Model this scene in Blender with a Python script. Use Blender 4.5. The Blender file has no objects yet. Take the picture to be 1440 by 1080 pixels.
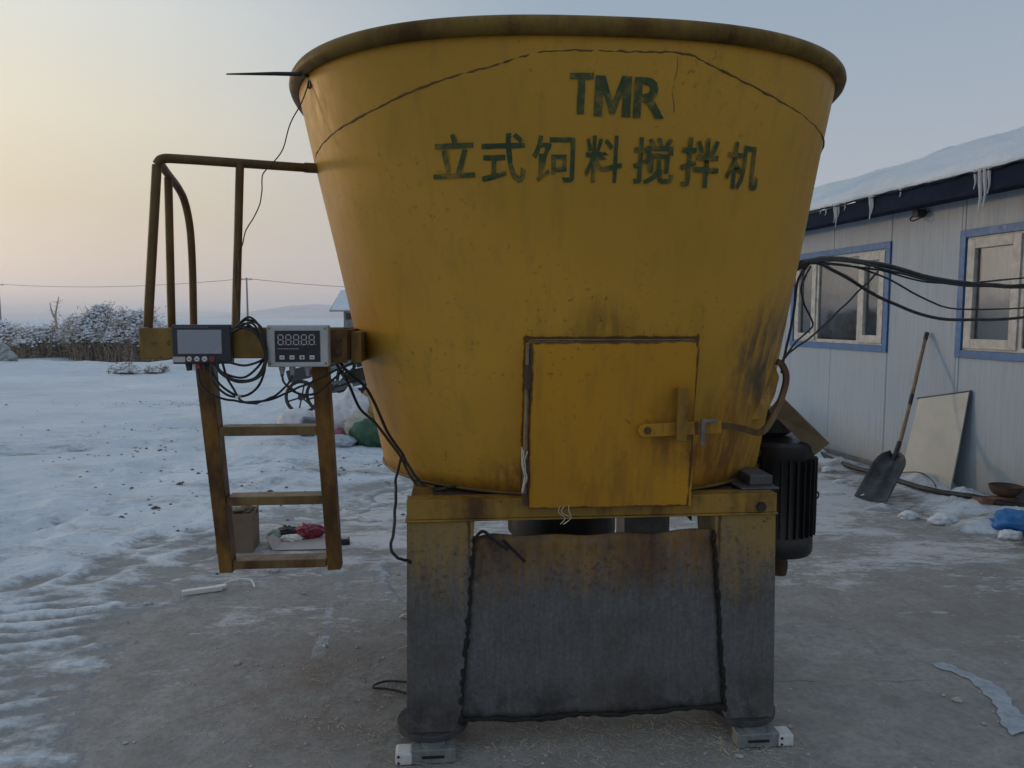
import bpy, bmesh, math, random
import numpy as np
from mathutils import Vector, Matrix, Euler

random.seed(7)
R = math.radians
scene = bpy.context.scene
C = scene.collection

# ------------------------------------------------------------------ camera, sky, sun, exposure
cam_d = bpy.data.cameras.new('Camera')
cam = bpy.data.objects.new('Camera', cam_d)
C.objects.link(cam)
cam_d.sensor_width = 36.0
cam_d.lens = 36.0 * 1060 / 1440
cam_d.clip_start = 0.05
cam_d.clip_end = 6000
cam.location = (0, 0, 1.6)
cam.rotation_euler = (R(90) - math.atan(94 / 1060), 0, 0)
scene.camera = cam

SUN_AZ = R(-62)          # measured from straight ahead (+y), negative = left
SUN_EL = R(5)
SKY_SAT = .4
HAZE_AMOUNT = .93
HAZE_GAIN = 2.12
HAZE_DENSITY = .0009
# colour of the hazy air by height above the horizon (sine of the elevation), towards and away from the sun
HAZE_SUN = [(0., (.46, .36, .33)), (.05, (.47, .355, .29)), (.13, (.54, .43, .27)), (.22, (.66, .575, .405)), (.34, (.66, .65, .57)), (.55, (.53, .57, .60)), (1., (.34, .39, .47))]
HAZE_AWAY = [(0., (.35, .33, .36)), (.08, (.355, .35, .38)), (.22, (.285, .33, .39)), (.45, (.21, .285, .365)), (1., (.31, .36, .44))]
world = bpy.data.worlds.new('World')
scene.world = world
world.use_nodes = True
wn = world.node_tree
wn.nodes.clear()
w_out = wn.nodes.new('ShaderNodeOutputWorld')
w_bg = wn.nodes.new('ShaderNodeBackground')
w_sky = wn.nodes.new('ShaderNodeTexSky')
w_sky.sky_type = 'NISHITA'
w_sky.sun_disc = False
w_sky.sun_elevation = SUN_EL
w_sky.sun_rotation = SUN_AZ
w_sky.altitude = 0
w_sky.air_density = 1.0
w_sky.dust_density = 1.5
w_sky.ozone_density = 1.5
w_bg.inputs['Strength'].default_value = 0.15
def wnode(t, op=None, **kw):
    n = wn.nodes.new(t)
    if op: n.operation = op
    for k, v in kw.items(): n.inputs[int(k[1:])].default_value = v
    return n
# hazy winter dusk: the clear-sky colours are washed out by the thick air near the horizon
w_hs = wnode('ShaderNodeHueSaturation'); w_hs.inputs['Saturation'].default_value = SKY_SAT
w_tc = wnode('ShaderNodeTexCoord')
w_sep = wnode('ShaderNodeSeparateXYZ')
wn.links.new(w_tc.outputs['Generated'], w_sep.inputs[0])
w_dot = wnode('ShaderNodeVectorMath', 'DOT_PRODUCT')
w_dot.inputs[1].default_value = (math.sin(SUN_AZ), math.cos(SUN_AZ), 0)
wn.links.new(w_tc.outputs['Generated'], w_dot.inputs[0])
w_az = wnode('ShaderNodeMapRange', _1=.35, _2=1.0); w_az.interpolation_type = 'SMOOTHSTEP'
wn.links.new(w_dot.outputs['Value'], w_az.inputs[0])
def w_ramp(stops):
    r = wn.nodes.new('ShaderNodeValToRGB')
    e = r.color_ramp.elements
    while len(e) < len(stops): e.new(.5)
    for q, (p, c) in zip(e, stops): q.position = p; q.color = (*c, 1)
    wn.links.new(w_sep.outputs[2], r.inputs[0])
    return r
w_r1 = w_ramp(HAZE_SUN); w_r2 = w_ramp(HAZE_AWAY)
w_m1 = wn.nodes.new('ShaderNodeMix'); w_m1.data_type = 'RGBA'
wn.links.new(w_az.outputs[0], w_m1.inputs[0]); wn.links.new(w_r2.outputs[0], w_m1.inputs[6]); wn.links.new(w_r1.outputs[0], w_m1.inputs[7])
w_k = wnode('ShaderNodeVectorMath', 'SCALE'); w_k.inputs['Scale'].default_value = HAZE_GAIN
wn.links.new(w_m1.outputs[2], w_k.inputs[0])
w_m2 = wn.nodes.new('ShaderNodeMix'); w_m2.data_type = 'RGBA'; w_m2.inputs[0].default_value = HAZE_AMOUNT
wn.links.new(w_sky.outputs[0], w_hs.inputs['Color'])
wn.links.new(w_hs.outputs[0], w_m2.inputs[6]); wn.links.new(w_k.outputs[0], w_m2.inputs[7])
wn.links.new(w_m2.outputs[2], w_bg.inputs['Color'])
wn.links.new(w_bg.outputs[0], w_out.inputs['Surface'])

sun_d = bpy.data.lights.new('Sun', 'SUN')
sun_d.energy = 0.14
sun_d.angle = R(3)
sun_d.color = (1.0, 0.62, 0.33)
sun = bpy.data.objects.new('Sun', sun_d)
C.objects.link(sun)
sdir = Vector((math.sin(SUN_AZ) * math.cos(SUN_EL), math.cos(SUN_AZ) * math.cos(SUN_EL), math.sin(SUN_EL)))
sun.rotation_euler = sdir.to_track_quat('Z', 'Y').to_euler()
sun.location = (-20, 12, 8)

scene.view_settings.view_transform = 'Standard'
scene.view_settings.look = 'None'
scene.view_settings.gamma = 1.0
scene.view_settings.use_curve_mapping = False
scene.view_settings.exposure = 1.94
scene.cycles.max_bounces = 5
scene.cycles.diffuse_bounces = 3
scene.cycles.volume_bounces = 1
scene.cycles.glossy_bounces = 3
scene.cycles.transparent_max_bounces = 8

# ------------------------------------------------------------------ material helpers
class NT:
    def __init__(s, name):
        s.m = bpy.data.materials.new(name)
        s.m.use_nodes = True
        s.t = s.m.node_tree
        s.b = s.t.nodes['Principled BSDF']
        tc = s.t.nodes.new('ShaderNodeTexCoord')
        s.obj = tc.outputs['Object']
        g = s.t.nodes.new('ShaderNodeNewGeometry')
        s.pos = g.outputs['Position']
        s.normal = g.outputs['Normal']
    def put(s, sock, v):
        if isinstance(v, bpy.types.NodeSocket):
            s.t.links.new(v, sock)
        else:
            if isinstance(v, (tuple, list)) and len(v) == 3 and sock.type == 'RGBA':
                v = (*v, 1)
            sock.default_value = v
    def noise(s, scale, detail=4, rough=.6, vec=None, dist=0, stretch=None, color=False):
        n = s.t.nodes.new('ShaderNodeTexNoise')
        n.inputs['Scale'].default_value = scale
        n.inputs['Detail'].default_value = min(detail, 4)
        n.inputs['Roughness'].default_value = rough
        n.inputs['Distortion'].default_value = dist
        v = vec or s.obj
        if stretch:
            mp = s.t.nodes.new('ShaderNodeMapping')
            mp.inputs['Scale'].default_value = stretch
            s.t.links.new(v, mp.inputs[0])
            v = mp.outputs[0]
        s.t.links.new(v, n.inputs['Vector'])
        return n.outputs['Color' if color else 'Fac']
    def voronoi(s, scale, vec=None, feature='F1', out='Distance'):
        n = s.t.nodes.new('ShaderNodeTexVoronoi')
        n.feature = feature
        n.inputs['Scale'].default_value = scale
        s.t.links.new(vec or s.obj, n.inputs['Vector'])
        return n.outputs[out]
    def mr(s, v, a, b, c=0., d=1.):
        n = s.t.nodes.new('ShaderNodeMapRange')
        s.put(n.inputs[0], v)
        for i, q in enumerate((a, b, c, d)):
            s.put(n.inputs[i + 1], q)
        return n.outputs[0]
    def mix(s, f, a, b, mode='MIX'):
        n = s.t.nodes.new('ShaderNodeMix')
        n.data_type = 'RGBA'
        n.blend_type = mode
        s.put(n.inputs[0], f)
        s.put(n.inputs[6], a)
        s.put(n.inputs[7], b)
        return n.outputs[2]
    def math(s, op, a, b=0., clamp=False):
        n = s.t.nodes.new('ShaderNodeMath')
        n.operation = op
        n.use_clamp = clamp
        s.put(n.inputs[0], a)
        s.put(n.inputs[1], b)
        return n.outputs[0]
    def sep(s, v):
        n = s.t.nodes.new('ShaderNodeSeparateXYZ')
        s.t.links.new(v, n.inputs[0])
        return n.outputs
    def attr(s, name):
        n = s.t.nodes.new('ShaderNodeAttribute')
        n.attribute_name = name
        return n.outputs['Fac']
    def blob(s, c, r, r2=None):
        """1 inside a soft ball around c (object space)"""
        n = s.t.nodes.new('ShaderNodeVectorMath')
        n.operation = 'DISTANCE'
        s.t.links.new(s.obj, n.inputs[0])
        n.inputs[1].default_value = c
        return s.mr(n.outputs['Value'], r, 0)
    def bump(s, h, strength=.3, dist=.01, prev=None):
        n = s.t.nodes.new('ShaderNodeBump')
        n.inputs['Strength'].default_value = strength
        n.inputs['Distance'].default_value = dist
        s.put(n.inputs['Height'], h)
        if prev:
            s.t.links.new(prev, n.inputs['Normal'])
        return n.outputs[0]
    def done(s, col, rough=.6, metal=0., normal=None, spec=None):
        s.put(s.b.inputs['Base Color'], col)
        s.put(s.b.inputs['Roughness'], rough)
        s.put(s.b.inputs['Metallic'], metal)
        if normal:
            s.t.links.new(normal, s.b.inputs['Normal'])
        if spec is not None:
            s.b.inputs['Specular IOR Level'].default_value = spec
        return s.m

def simple(name, col, rough=.6, metal=0., var=.35, scale=12, bump=.15, spec=None):
    n = NT(name)
    f = n.noise(scale, 5, .65)
    dark = tuple(c * (1 - var) for c in col)
    light = tuple(min(1, c * (1 + var * .6)) for c in col)
    c = n.mix(n.mr(f, .3, .7), dark, light)
    r = n.mr(n.noise(scale * 2.3, 3), .3, .7, max(.05, rough - .12), min(1, rough + .12))
    nb = n.bump(n.noise(scale * 5, 4), bump, .004) if bump else None
    return n.done(c, r, metal, nb, spec)

YEL = (.51, .272, .03)
def yellow(name, mud=None, rust=.5, stains=(), dull=0., base=YEL, brown=0., edges=(), spec=.25):
    n = NT(name)
    big = n.noise(1.3, 3, .5)
    c = n.mix(n.mr(big, .3, .7), tuple(x * .86 for x in base), tuple(x * 1.12 for x in base))
    # thin vertical runs of dirt
    run = n.noise(5, 5, .6, stretch=(4.5, 4.5, .35))
    c = n.mix(n.mr(run, .52, .78, 0, .30), c, (.15, .10, .04))
    if dull:
        c = n.mix(dull, c, (.16, .13, .075))
    # chalky scuffs
    sc = n.noise(22, 6, .7, stretch=(1, 1, .5))
    c = n.mix(n.mr(sc, .6, .8, 0, .3), c, (.50, .33, .10))
    # rust freckles
    rn = n.noise(38, 6, .75)
    rb = n.noise(2.6, 3, .6)
    rm = n.math('MULTIPLY', n.mr(rn, .60, .66), n.mr(rb, .47, .62))
    rm = n.math('MULTIPLY', rm, rust, True)
    c = n.mix(rm, c, (.075, .032, .014))
    if brown:
        bn = n.noise(7, 6, .7, stretch=(1, 1, .4))
        c = n.mix(n.mr(bn, .5 - brown * .3, .75 - brown * .25), c, (.085, .042, .016))
    # hairline scratches
    for st_, th in (((30, 30, 2.2), .70), ((3, 3, 34), .715)):
        ln = n.noise(4, 3, .55, stretch=st_, dist=.6)
        c = n.mix(n.math('MULTIPLY', n.mr(ln, th, th + .03), n.mr(n.noise(1.9, 3), .46, .6), True), c, (.10, .055, .02))
    for (x0, x1, z0, z1, wd) in edges:
        xyz = n.sep(n.obj)
        dx = n.math('MINIMUM', n.math('ABSOLUTE', n.math('SUBTRACT', xyz[0], x0)), n.math('ABSOLUTE', n.math('SUBTRACT', xyz[0], x1)))
        dz = n.math('MINIMUM', n.math('ABSOLUTE', n.math('SUBTRACT', xyz[2], z0)), n.math('ABSOLUTE', n.math('SUBTRACT', xyz[2], z1)))
        inx = n.math('MULTIPLY', n.mr(xyz[0], x0 - wd, x0), n.mr(xyz[0], x1 + wd, x1))
        inz = n.math('MULTIPLY', n.mr(xyz[2], z0 - wd, z0), n.mr(xyz[2], z1 + wd, z1))
        near = n.math('MULTIPLY', n.mr(n.math('MINIMUM', dx, dz), wd, 0), n.math('MULTIPLY', inx, inz))
        e2 = n.math('ADD', n.math('MULTIPLY', near, .40), n.math('ADD', n.math('MULTIPLY', n.noise(24, 4, .75), .5), n.math('MULTIPLY', n.noise(4.5, 3, .6), .55)))
        c = n.mix(n.math('MULTIPLY', n.mr(e2, .70, .84, 0, .9), n.mr(near, 0, .3)), c, (.08, .036, .015))
    for (p, r, col, amt) in stains:
        b = n.mr(n.blob(p, r * 1.25), 0, .55)
        q = n.math('MULTIPLY', b, n.mr(n.noise(9, 6, .7, stretch=(2.2, 2.2, .45)), .36, .60), True)
        c = n.mix(n.math('MULTIPLY', q, amt, True), c, col)
    rough = n.mr(sc, .3, .8, .38, .62)
    if mud:
        z = n.sep(n.obj)[2]
        edge = n.math('ADD', z, n.mr(n.noise(5, 4, .7), .25, .75, -mud[1], mud[1]))
        edge = n.math('ADD', edge, n.mr(n.noise(9, 4, .7, stretch=(4, 4, .4)), .25, .75, -.10, .10))
        edge = n.math('ADD', edge, n.mr(n.noise(70, 4, .8), .3, .7, -.10, .10))
        m = n.mr(edge, mud[0] + .13, mud[0] - .13)
        g1 = n.noise(60, 6, .8)
        g2 = n.noise(4, 5, .65)
        g3 = n.noise(26, 4, .7, stretch=(3, 3, .35))
        gc = n.mix(n.mr(g1, .3, .72), (.095, .094, .094), (.185, .185, .19))
        gc = n.mix(n.mr(g3, .35, .7, 0, .6), gc, (.07, .068, .068))
        gc = n.mix(n.mr(g2, .45, .72, 0, .75), gc, (.075, .066, .055))
        gc = n.mix(n.math('MULTIPLY', n.mr(z, .30, .10), n.mr(n.noise(7, 4, .7), .4, .6), True), gc, (.03, .028, .026))
        # bare steel chips
        gc = n.mix(n.mr(n.noise(130, 3, .7), .70, .76, 0, .6), gc, (.30, .30, .31))
        c = n.mix(m, c, gc)
        # black splash spots near the border
        sp = n.math('MULTIPLY', n.mr(n.noise(46, 4, .7), .56, .62), n.math('MULTIPLY', n.mr(edge, mud[0] + .16, mud[0]), n.mr(edge, mud[0] - .16, mud[0] - .02)), True)
        c = n.mix(n.math('MULTIPLY', sp, .55), c, (.03, .025, .02))
        rough = n.mix(m, rough, (.8, .8, .8))
    nb = n.bump(n.noise(3.0, 3, .5), .12, .02)
    nb = n.bump(sc, .12, .004, nb)
    return n.done(c, rough, 0, nb, spec)

# ------------------------------------------------------------------ mesh helpers
class MB:
    def __init__(s):
        s.v = []
        s.f = []
    def add(s, vs, fs):
        o = len(s.v)
        s.v += [tuple(p) for p in vs]
        s.f += [tuple(i + o for i in q) for q in fs]
        return s
    def hexa(s, p):
        """8 corners: bottom 0-3 ccw, top 4-7"""
        return s.add(p, [(3, 2, 1, 0), (4, 5, 6, 7), (0, 1, 5, 4), (1, 2, 6, 5), (2, 3, 7, 6), (3, 0, 4, 7)])
    def box(s, a, b):
        x0, x1 = sorted((a[0], b[0])); y0, y1 = sorted((a[1], b[1])); z0, z1 = sorted((a[2], b[2]))
        return s.hexa([(x0, y0, z0), (x1, y0, z0), (x1, y1, z0), (x0, y1, z0), (x0, y0, z1), (x1, y0, z1), (x1, y1, z1), (x0, y1, z1)])
    def obox(s, c, size, rot=(0, 0, 0)):
        m = Euler(rot).to_matrix()
        c = Vector(c)
        h = [x / 2 for x in size]
        ps = [(-1, -1, -1), (1, -1, -1), (1, 1, -1), (-1, 1, -1), (-1, -1, 1), (1, -1, 1), (1, 1, 1), (-1, 1, 1)]
        return s.hexa([c + m @ Vector((a * h[0], b * h[1], d * h[2])) for a, b, d in ps])
    def beam(s, a, b, w, h, up=(0, 0, 1)):
        """rectangular bar from a to b: w sideways, h along up"""
        a, b = Vector(a), Vector(b)
        d = (b - a).normalized()
        side = d.cross(Vector(up)).normalized()
        u = side.cross(d).normalized()
        p = []
        for q in (a, b):
            for i, j in ((-1, -1), (1, -1), (1, 1), (-1, 1)):
                p.append(q + side * (i * w / 2) + u * (j * h / 2))
        return s.add(p, [(3, 2, 1, 0), (4, 5, 6, 7), (0, 1, 5, 4), (1, 2, 6, 5), (2, 3, 7, 6), (3, 0, 4, 7)])
    def prism(s, poly, v0, v1, axis=1):
        """polygon of 2-d points extruded along an axis (1: poly is (x,z))"""
        n = len(poly)
        def mk(p, t):
            return (p[0], t, p[1]) if axis == 1 else ((p[0], p[1], t) if axis == 2 else (t, p[0], p[1]))
        vs = [mk(p, v0) for p in poly] + [mk(p, v1) for p in poly]
        fs = [tuple(range(n)), tuple(range(2 * n - 1, n - 1, -1))]
        fs += [(i, i + n, (i + 1) % n + n, (i + 1) % n) for i in range(n)]
        return s.add(vs, fs)
    def tube(s, pts, r, seg=8, caps=True, closed=False):
        pts = [Vector(p) for p in pts]
        n = len(pts)
        rs = r if isinstance(r, (list, tuple)) else [r] * n
        base = len(s.v)
        prev = None
        for i, p in enumerate(pts):
            if closed:
                d = pts[(i + 1) % n] - pts[i - 1]
            else:
                d = pts[min(i + 1, n - 1)] - pts[max(i - 1, 0)]
            d = d.normalized() if d.length > 1e-9 else Vector((0, 0, 1))
            if prev is None:
                u = d.orthogonal().normalized()
            else:
                u = (prev - d * prev.dot(d))
                u = u.normalized() if u.length > 1e-6 else d.orthogonal().normalized()
            prev = u
            w = d.cross(u)
            for k in range(seg):
                a = 2 * math.pi * k / seg
                s.v.append(tuple(p + (u * math.cos(a) + w * math.sin(a)) * rs[i]))
        m = n if closed else n - 1
        for i in range(m):
            for k in range(seg):
                j = (i + 1) % n
                s.f.append((base + i * seg + k, base + i * seg + (k + 1) % seg, base + j * seg + (k + 1) % seg, base + j * seg + k))
        if caps and not closed:
            s.f.append(tuple(base + k for k in range(seg - 1, -1, -1)))
            s.f.append(tuple(base + (n - 1) * seg + k for k in range(seg)))
        return s
    def lathe(s, prof, c=(0, 0, 0), seg=24, axis='Z', caps=True):
        """profile of (radius, height)"""
        base = len(s.v)
        for r, h in prof:
            for k in range(seg):
                a = 2 * math.pi * k / seg
                x, y = r * math.cos(a), r * math.sin(a)
                q = (x, y, h) if axis == 'Z' else ((x, h, y) if axis == 'Y' else (h, x, y))
                s.v.append((q[0] + c[0], q[1] + c[1], q[2] + c[2]))
        for i in range(len(prof) - 1):
            for k in range(seg):
                s.f.append((base + i * seg + k, base + i * seg + (k + 1) % seg, base + (i + 1) * seg + (k + 1) % seg, base + (i + 1) * seg + k))
        if caps:
            s.f.append(tuple(base + k for k in range(seg - 1, -1, -1)))
            s.f.append(tuple(base + (len(prof) - 1) * seg + k for k in range(seg)))
        return s
    def build(s, name, mat, parent=None, smooth=False, bevel=0., angle=35):
        me = bpy.data.meshes.new(name)
        me.from_pydata(s.v, [], s.f)
        me.validate()
        bm = bmesh.new()
        bm.from_mesh(me)
        bmesh.ops.recalc_face_normals(bm, faces=bm.faces)
        bm.to_mesh(me)
        bm.free()
        me.materials.append(mat)
        o = bpy.data.objects.new(name, me)
        C.objects.link(o)
        if parent:
            o.parent = parent
        if smooth:
            me.polygons.foreach_set('use_smooth', [True] * len(me.polygons))
            me.set_sharp_from_angle(angle=R(angle))
        if bevel:
            md = o.modifiers.new('Bevel', 'BEVEL')
            md.width = bevel
            md.segments = 2
            md.limit_method = 'ANGLE'
            md.angle_limit = R(40)
        return o

def catmull(pts, n=8):
    P = [Vector(p) for p in pts]
    P = [P[0] * 2 - P[1]] + P + [P[-1] * 2 - P[-2]]
    out = []
    for i in range(1, len(P) - 2):
        a, b, c, d = P[i - 1], P[i], P[i + 1], P[i + 2]
        for k in range(n):
            t = k / n
            out.append(.5 * ((2 * b) + (c - a) * t + (2 * a - 5 * b + 4 * c - d) * t * t + (3 * b - a - 3 * c + d) * t ** 3))
    out.append(P[-2])
    return out

def tag(o, label, cat=None, group=None, kind=None):
    if label: o['label'] = label
    if cat: o['category'] = cat
    if group: o['group'] = group
    if kind: o['kind'] = kind
    return o

def thing(name, loc=(0, 0, 0), rz=0):
    o = bpy.data.objects.new(name, None)
    C.objects.link(o)
    o.location = loc
    o.rotation_euler = (0, 0, rz)
    o.empty_display_size = .2
    return o

# numpy value noise -----------------------------------------------------------
_rng = np.random.default_rng(11)
_tab = _rng.random((256, 256))
def vnoise(x, y):
    xi = np.floor(x).astype(int); yi = np.floor(y).astype(int)
    fx = x - xi; fy = y - yi
    fx = fx * fx * (3 - 2 * fx); fy = fy * fy * (3 - 2 * fy)
    a = _tab[xi & 255, yi & 255]; b = _tab[(xi + 1) & 255, yi & 255]
    c = _tab[xi & 255, (yi + 1) & 255]; d = _tab[(xi + 1) & 255, (yi + 1) & 255]
    return (a + (b - a) * fx) * (1 - fy) + (c + (d - c) * fx) * fy
def fbm(x, y, oct=4, gain=.5):
    s = 0; a = 1; t = 0
    for i in range(oct):
        s = s + a * (vnoise(x * 2 ** i + 17.3 * i, y * 2 ** i + 5.1 * i) - .5)
        t += a; a *= gain
    return s / t * 2      # about -1..1
def sstep(a, b, x):
    t = np.clip((x - a) / (b - a), 0, 1)
    return t * t * (3 - 2 * t)

# ------------------------------------------------------------------ shared materials
M = {}
def mat_concrete():
    n = NT('yard_concrete')
    P = n.pos
    c = n.mix(n.mr(n.noise(.9, 5, .6, P), .3, .7), (.265, .262, .25), (.40, .395, .38))
    c = n.mix(n.mr(n.noise(11, 6, .7, P), .45, .72, 0, .55), c, (.19, .18, .165))
    # reddish dust by the mixer
    # packed frost and ice film in streaks
    st = n.noise(1.1, 6, .68, P, .4, (1.0, 2.3, 1))
    st2 = n.noise(7, 5, .7, P, .2, (1, 2.6, 1))
    y = n.sep(P)[1]
    amt = n.mr(y, 2.9, 6.5, -.12, .12)
    fr = n.math('ADD', n.math('ADD', n.math('MULTIPLY', st, .62), n.math('MULTIPLY', st2, .38)), amt)
    c = n.mix(n.mr(n.noise(3.2, 4, .7, P), .42, .66, 0, .55), c, (.20, .195, .185))
    c = n.mix(n.mr(n.noise(30, 4, .75, P), .45, .65, 0, .45), c, (.17, .165, .155))
    d_ = n.t.nodes.new('ShaderNodeVectorMath'); d_.operation = 'DISTANCE'; n.t.links.new(P, d_.inputs[0]); d_.inputs[1].default_value = (-.75, 3.15, 0)
    red = n.math('MULTIPLY', n.mr(d_.outputs['Value'], .85, .1), n.mr(n.noise(4, 4, .7, P), .38, .62), True)
    c = n.mix(n.math('MULTIPLY', red, .6), c, (.19, .12, .095))
    st3 = n.noise(26, 4, .8, P, .2, (1, 2.2, 1))
    fr = n.math('ADD', fr, n.mr(st3, .25, .75, -.07, .07))
    xy = n.sep(P)
    dwl = n.math('SUBTRACT', n.math('SUBTRACT', 5.356, n.math('MULTIPLY', xy[1], .18)), xy[0])
    soil = n.math('MULTIPLY', n.mr(n.math('ADD', dwl, n.mr(n.noise(3, 4, .7, P), .2, .8, -.35, .35)), 1.05, .8), n.mr(dwl, -.5, -.2), True)
    c = n.mix(n.math('MULTIPLY', soil, .85), c, n.mix(n.mr(n.noise(40, 4, .8, P), .35, .65), (.085, .07, .055), (.22, .19, .16)))
    fr = n.math('SUBTRACT', fr, n.math('MULTIPLY', soil, .06))
    frost = n.mr(fr, .505, .60)
    c = n.mix(n.math('MULTIPLY', frost, .85), c, (.56, .58, .62))
    jt = n.math('ABSOLUTE', n.math('ADD', n.math('SUBTRACT', xy[1], 3.17), n.math('ADD', n.math('MULTIPLY', xy[0], -.02), n.mr(n.noise(6, 3, .6, P), .3, .7, -.012, .012))))
    c = n.mix(n.math('MULTIPLY', n.mr(jt, .008, .003, 0, .5), n.math('MULTIPLY', n.mr(xy[0], .9, 1.3), n.mr(n.noise(2.2, 3, .6, P), .42, .56))), c, (.075, .07, .065))
    gr = n.noise(150, 3, .7, P)
    c = n.mix(n.mr(gr, .62, .7, 0, .5), c, (.30, .29, .27))
    rough = n.mr(frost, 0, 1, .78, .5)
    nb = n.bump(n.noise(4, 6, .7, P), .5, .03)
    nb = n.bump(n.noise(45, 4, .75, P), .5, .01, nb)
    return n.done(c, rough, 0, nb, .3)
def mat_snow(dirty=True):
    n = NT('packed_snow' if dirty else 'fresh_snow')
    P = n.pos
    c = n.mix(n.mr(n.noise(.5, 4, .6, P), .3, .7), (.58, .66, .73), (.74, .80, .86))
    if dirty:
        th = n.attr('thick')
        dn = n.noise(1.7, 6, .72, P, .5, (.8, 2.0, 1))
        dn2 = n.noise(17, 5, .7, P, 0, (1, 1.5, 1))
        e = n.math('ADD', th, n.mr(dn, .25, .75, -.55, .5))
        e = n.math('ADD', e, n.mr(dn2, .25, .75, -.3, .3))
        m = n.mr(e, .66, .12)
        c = n.mix(n.math('MULTIPLY', m, .85), c, (.25, .245, .24))
        c = n.mix(n.mr(n.noise(1.1, 4, .75, P, .4, (.7, 1.6, 1)), .54, .70, 0, .42), c, (.42, .385, .35))
        c = n.mix(n.mr(n.noise(9, 4, .75, P), .62, .72, 0, .5), c, (.30, .28, .26))
    nb = n.bump(n.noise(3.5, 6, .7, P), .7, .05)
    nb = n.bump(n.noise(19, 4, .78, P, 0, (1, 1.6, 1)), .8, .025, nb)
    nb = n.bump(n.noise(85, 3, .75, P), .5, .006, nb)
    return n.done(c, .75, 0, nb, .2)
M['concrete'] = mat_concrete()
M['snow'] = mat_snow(True)
M['fresh'] = mat_snow(False)
M['black'] = simple('black_rubber', (.012, .012, .013), .5, var=.3, bump=.05)
M['blackpaint'] = simple('black_motor_paint', (.010, .010, .011), .42, var=.4, scale=20)
M['darksteel'] = simple('dark_steel', (.035, .033, .032), .55, .3, scale=25)
M['steel'] = simple('worn_steel', (.22, .21, .20), .45, .7, scale=30)
M['white'] = simple('white_plastic', (.74, .74, .72), .5, var=.12, bump=.05)
M['steelgrey'] = simple('grimy_steel', (.10, .10, .11), .5, .4, scale=14)
M['rust'] = simple('rusty_steel', (.085, .045, .025), .8, scale=18, bump=.4)

STAINS = [((.66, -.66, 1.45), .22, (.05, .04, .032), .75), ((.80, -.50, 1.62), .12, (.03, .028, .026), .85), ((.70, -.62, 1.33), .12, (.03, .028, .026), .6),
          ((.48, -.76, 1.12), .20, (.17, .045, .014), .7), ((.0, -.9, 1.55), .12, (.12, .065, .02), .5),
          ((.62, -.6, 1.0), .2, (.14, .06, .02), .6), ((-.30, -.75, .97), .14, (.14, .06, .02), .7)]
M['tub'] = yellow('yellow_tub_paint', None, .6, STAINS, edges=[(-.26, .345, .9, 1.53, .022)])
M['leg'] = yellow('muddy_leg_paint', (.70, .06), .8, dull=.55, base=(.42, .24, .04), edges=[(-.68, -.45, .05, .9, .02), (.47, .70, .05, .9, .02)])
M['plate'] = yellow('muddy_plate_paint', (.69, .06), 1.0, dull=.15, base=(.29, .15, .03), brown=.5)
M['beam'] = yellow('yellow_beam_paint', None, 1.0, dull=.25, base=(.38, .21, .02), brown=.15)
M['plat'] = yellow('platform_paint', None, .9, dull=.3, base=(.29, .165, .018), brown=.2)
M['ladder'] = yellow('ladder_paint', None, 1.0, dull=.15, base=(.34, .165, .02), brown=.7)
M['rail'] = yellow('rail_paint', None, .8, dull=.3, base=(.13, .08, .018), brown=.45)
M['door'] = yellow('door_paint', None, .9, [((.30, -.85, 1.2), .16, (.08, .04, .02), .55), ((.05, -.8, .93), .2, (.12, .06, .02), .4)], base=(.51, .245, .018), edges=[(-.246, .332, .925, 1.518, .016)])
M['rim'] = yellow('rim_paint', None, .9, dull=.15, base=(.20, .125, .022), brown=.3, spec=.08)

# ------------------------------------------------------------------ the setting: ground and snow
def grid_axis(a, b, fine0, fine1, step, grow):
    xs = [fine0]
    while xs[-1] < fine1: xs.append(xs[-1] + step)
    s = step; up = [xs[-1]]
    while up[-1] < b:
        s *= grow; up.append(up[-1] + s)
    s = step; dn = [xs[0]]
    while dn[-1] > a:
        s *= grow; dn.append(dn[-1] - s)
    return np.array(dn[:0:-1] + xs + up[1:])

g = MB()
g.add([(-2500, -60, 0), (2500, -60, 0), (2500, 4000, 0), (-2500, 4000, 0)], [(0, 1, 2, 3)])
ground = g.build('ground', M['concrete'])
tag(ground, 'grey frosty concrete yard under the mixer', None, None, 'structure')

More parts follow.
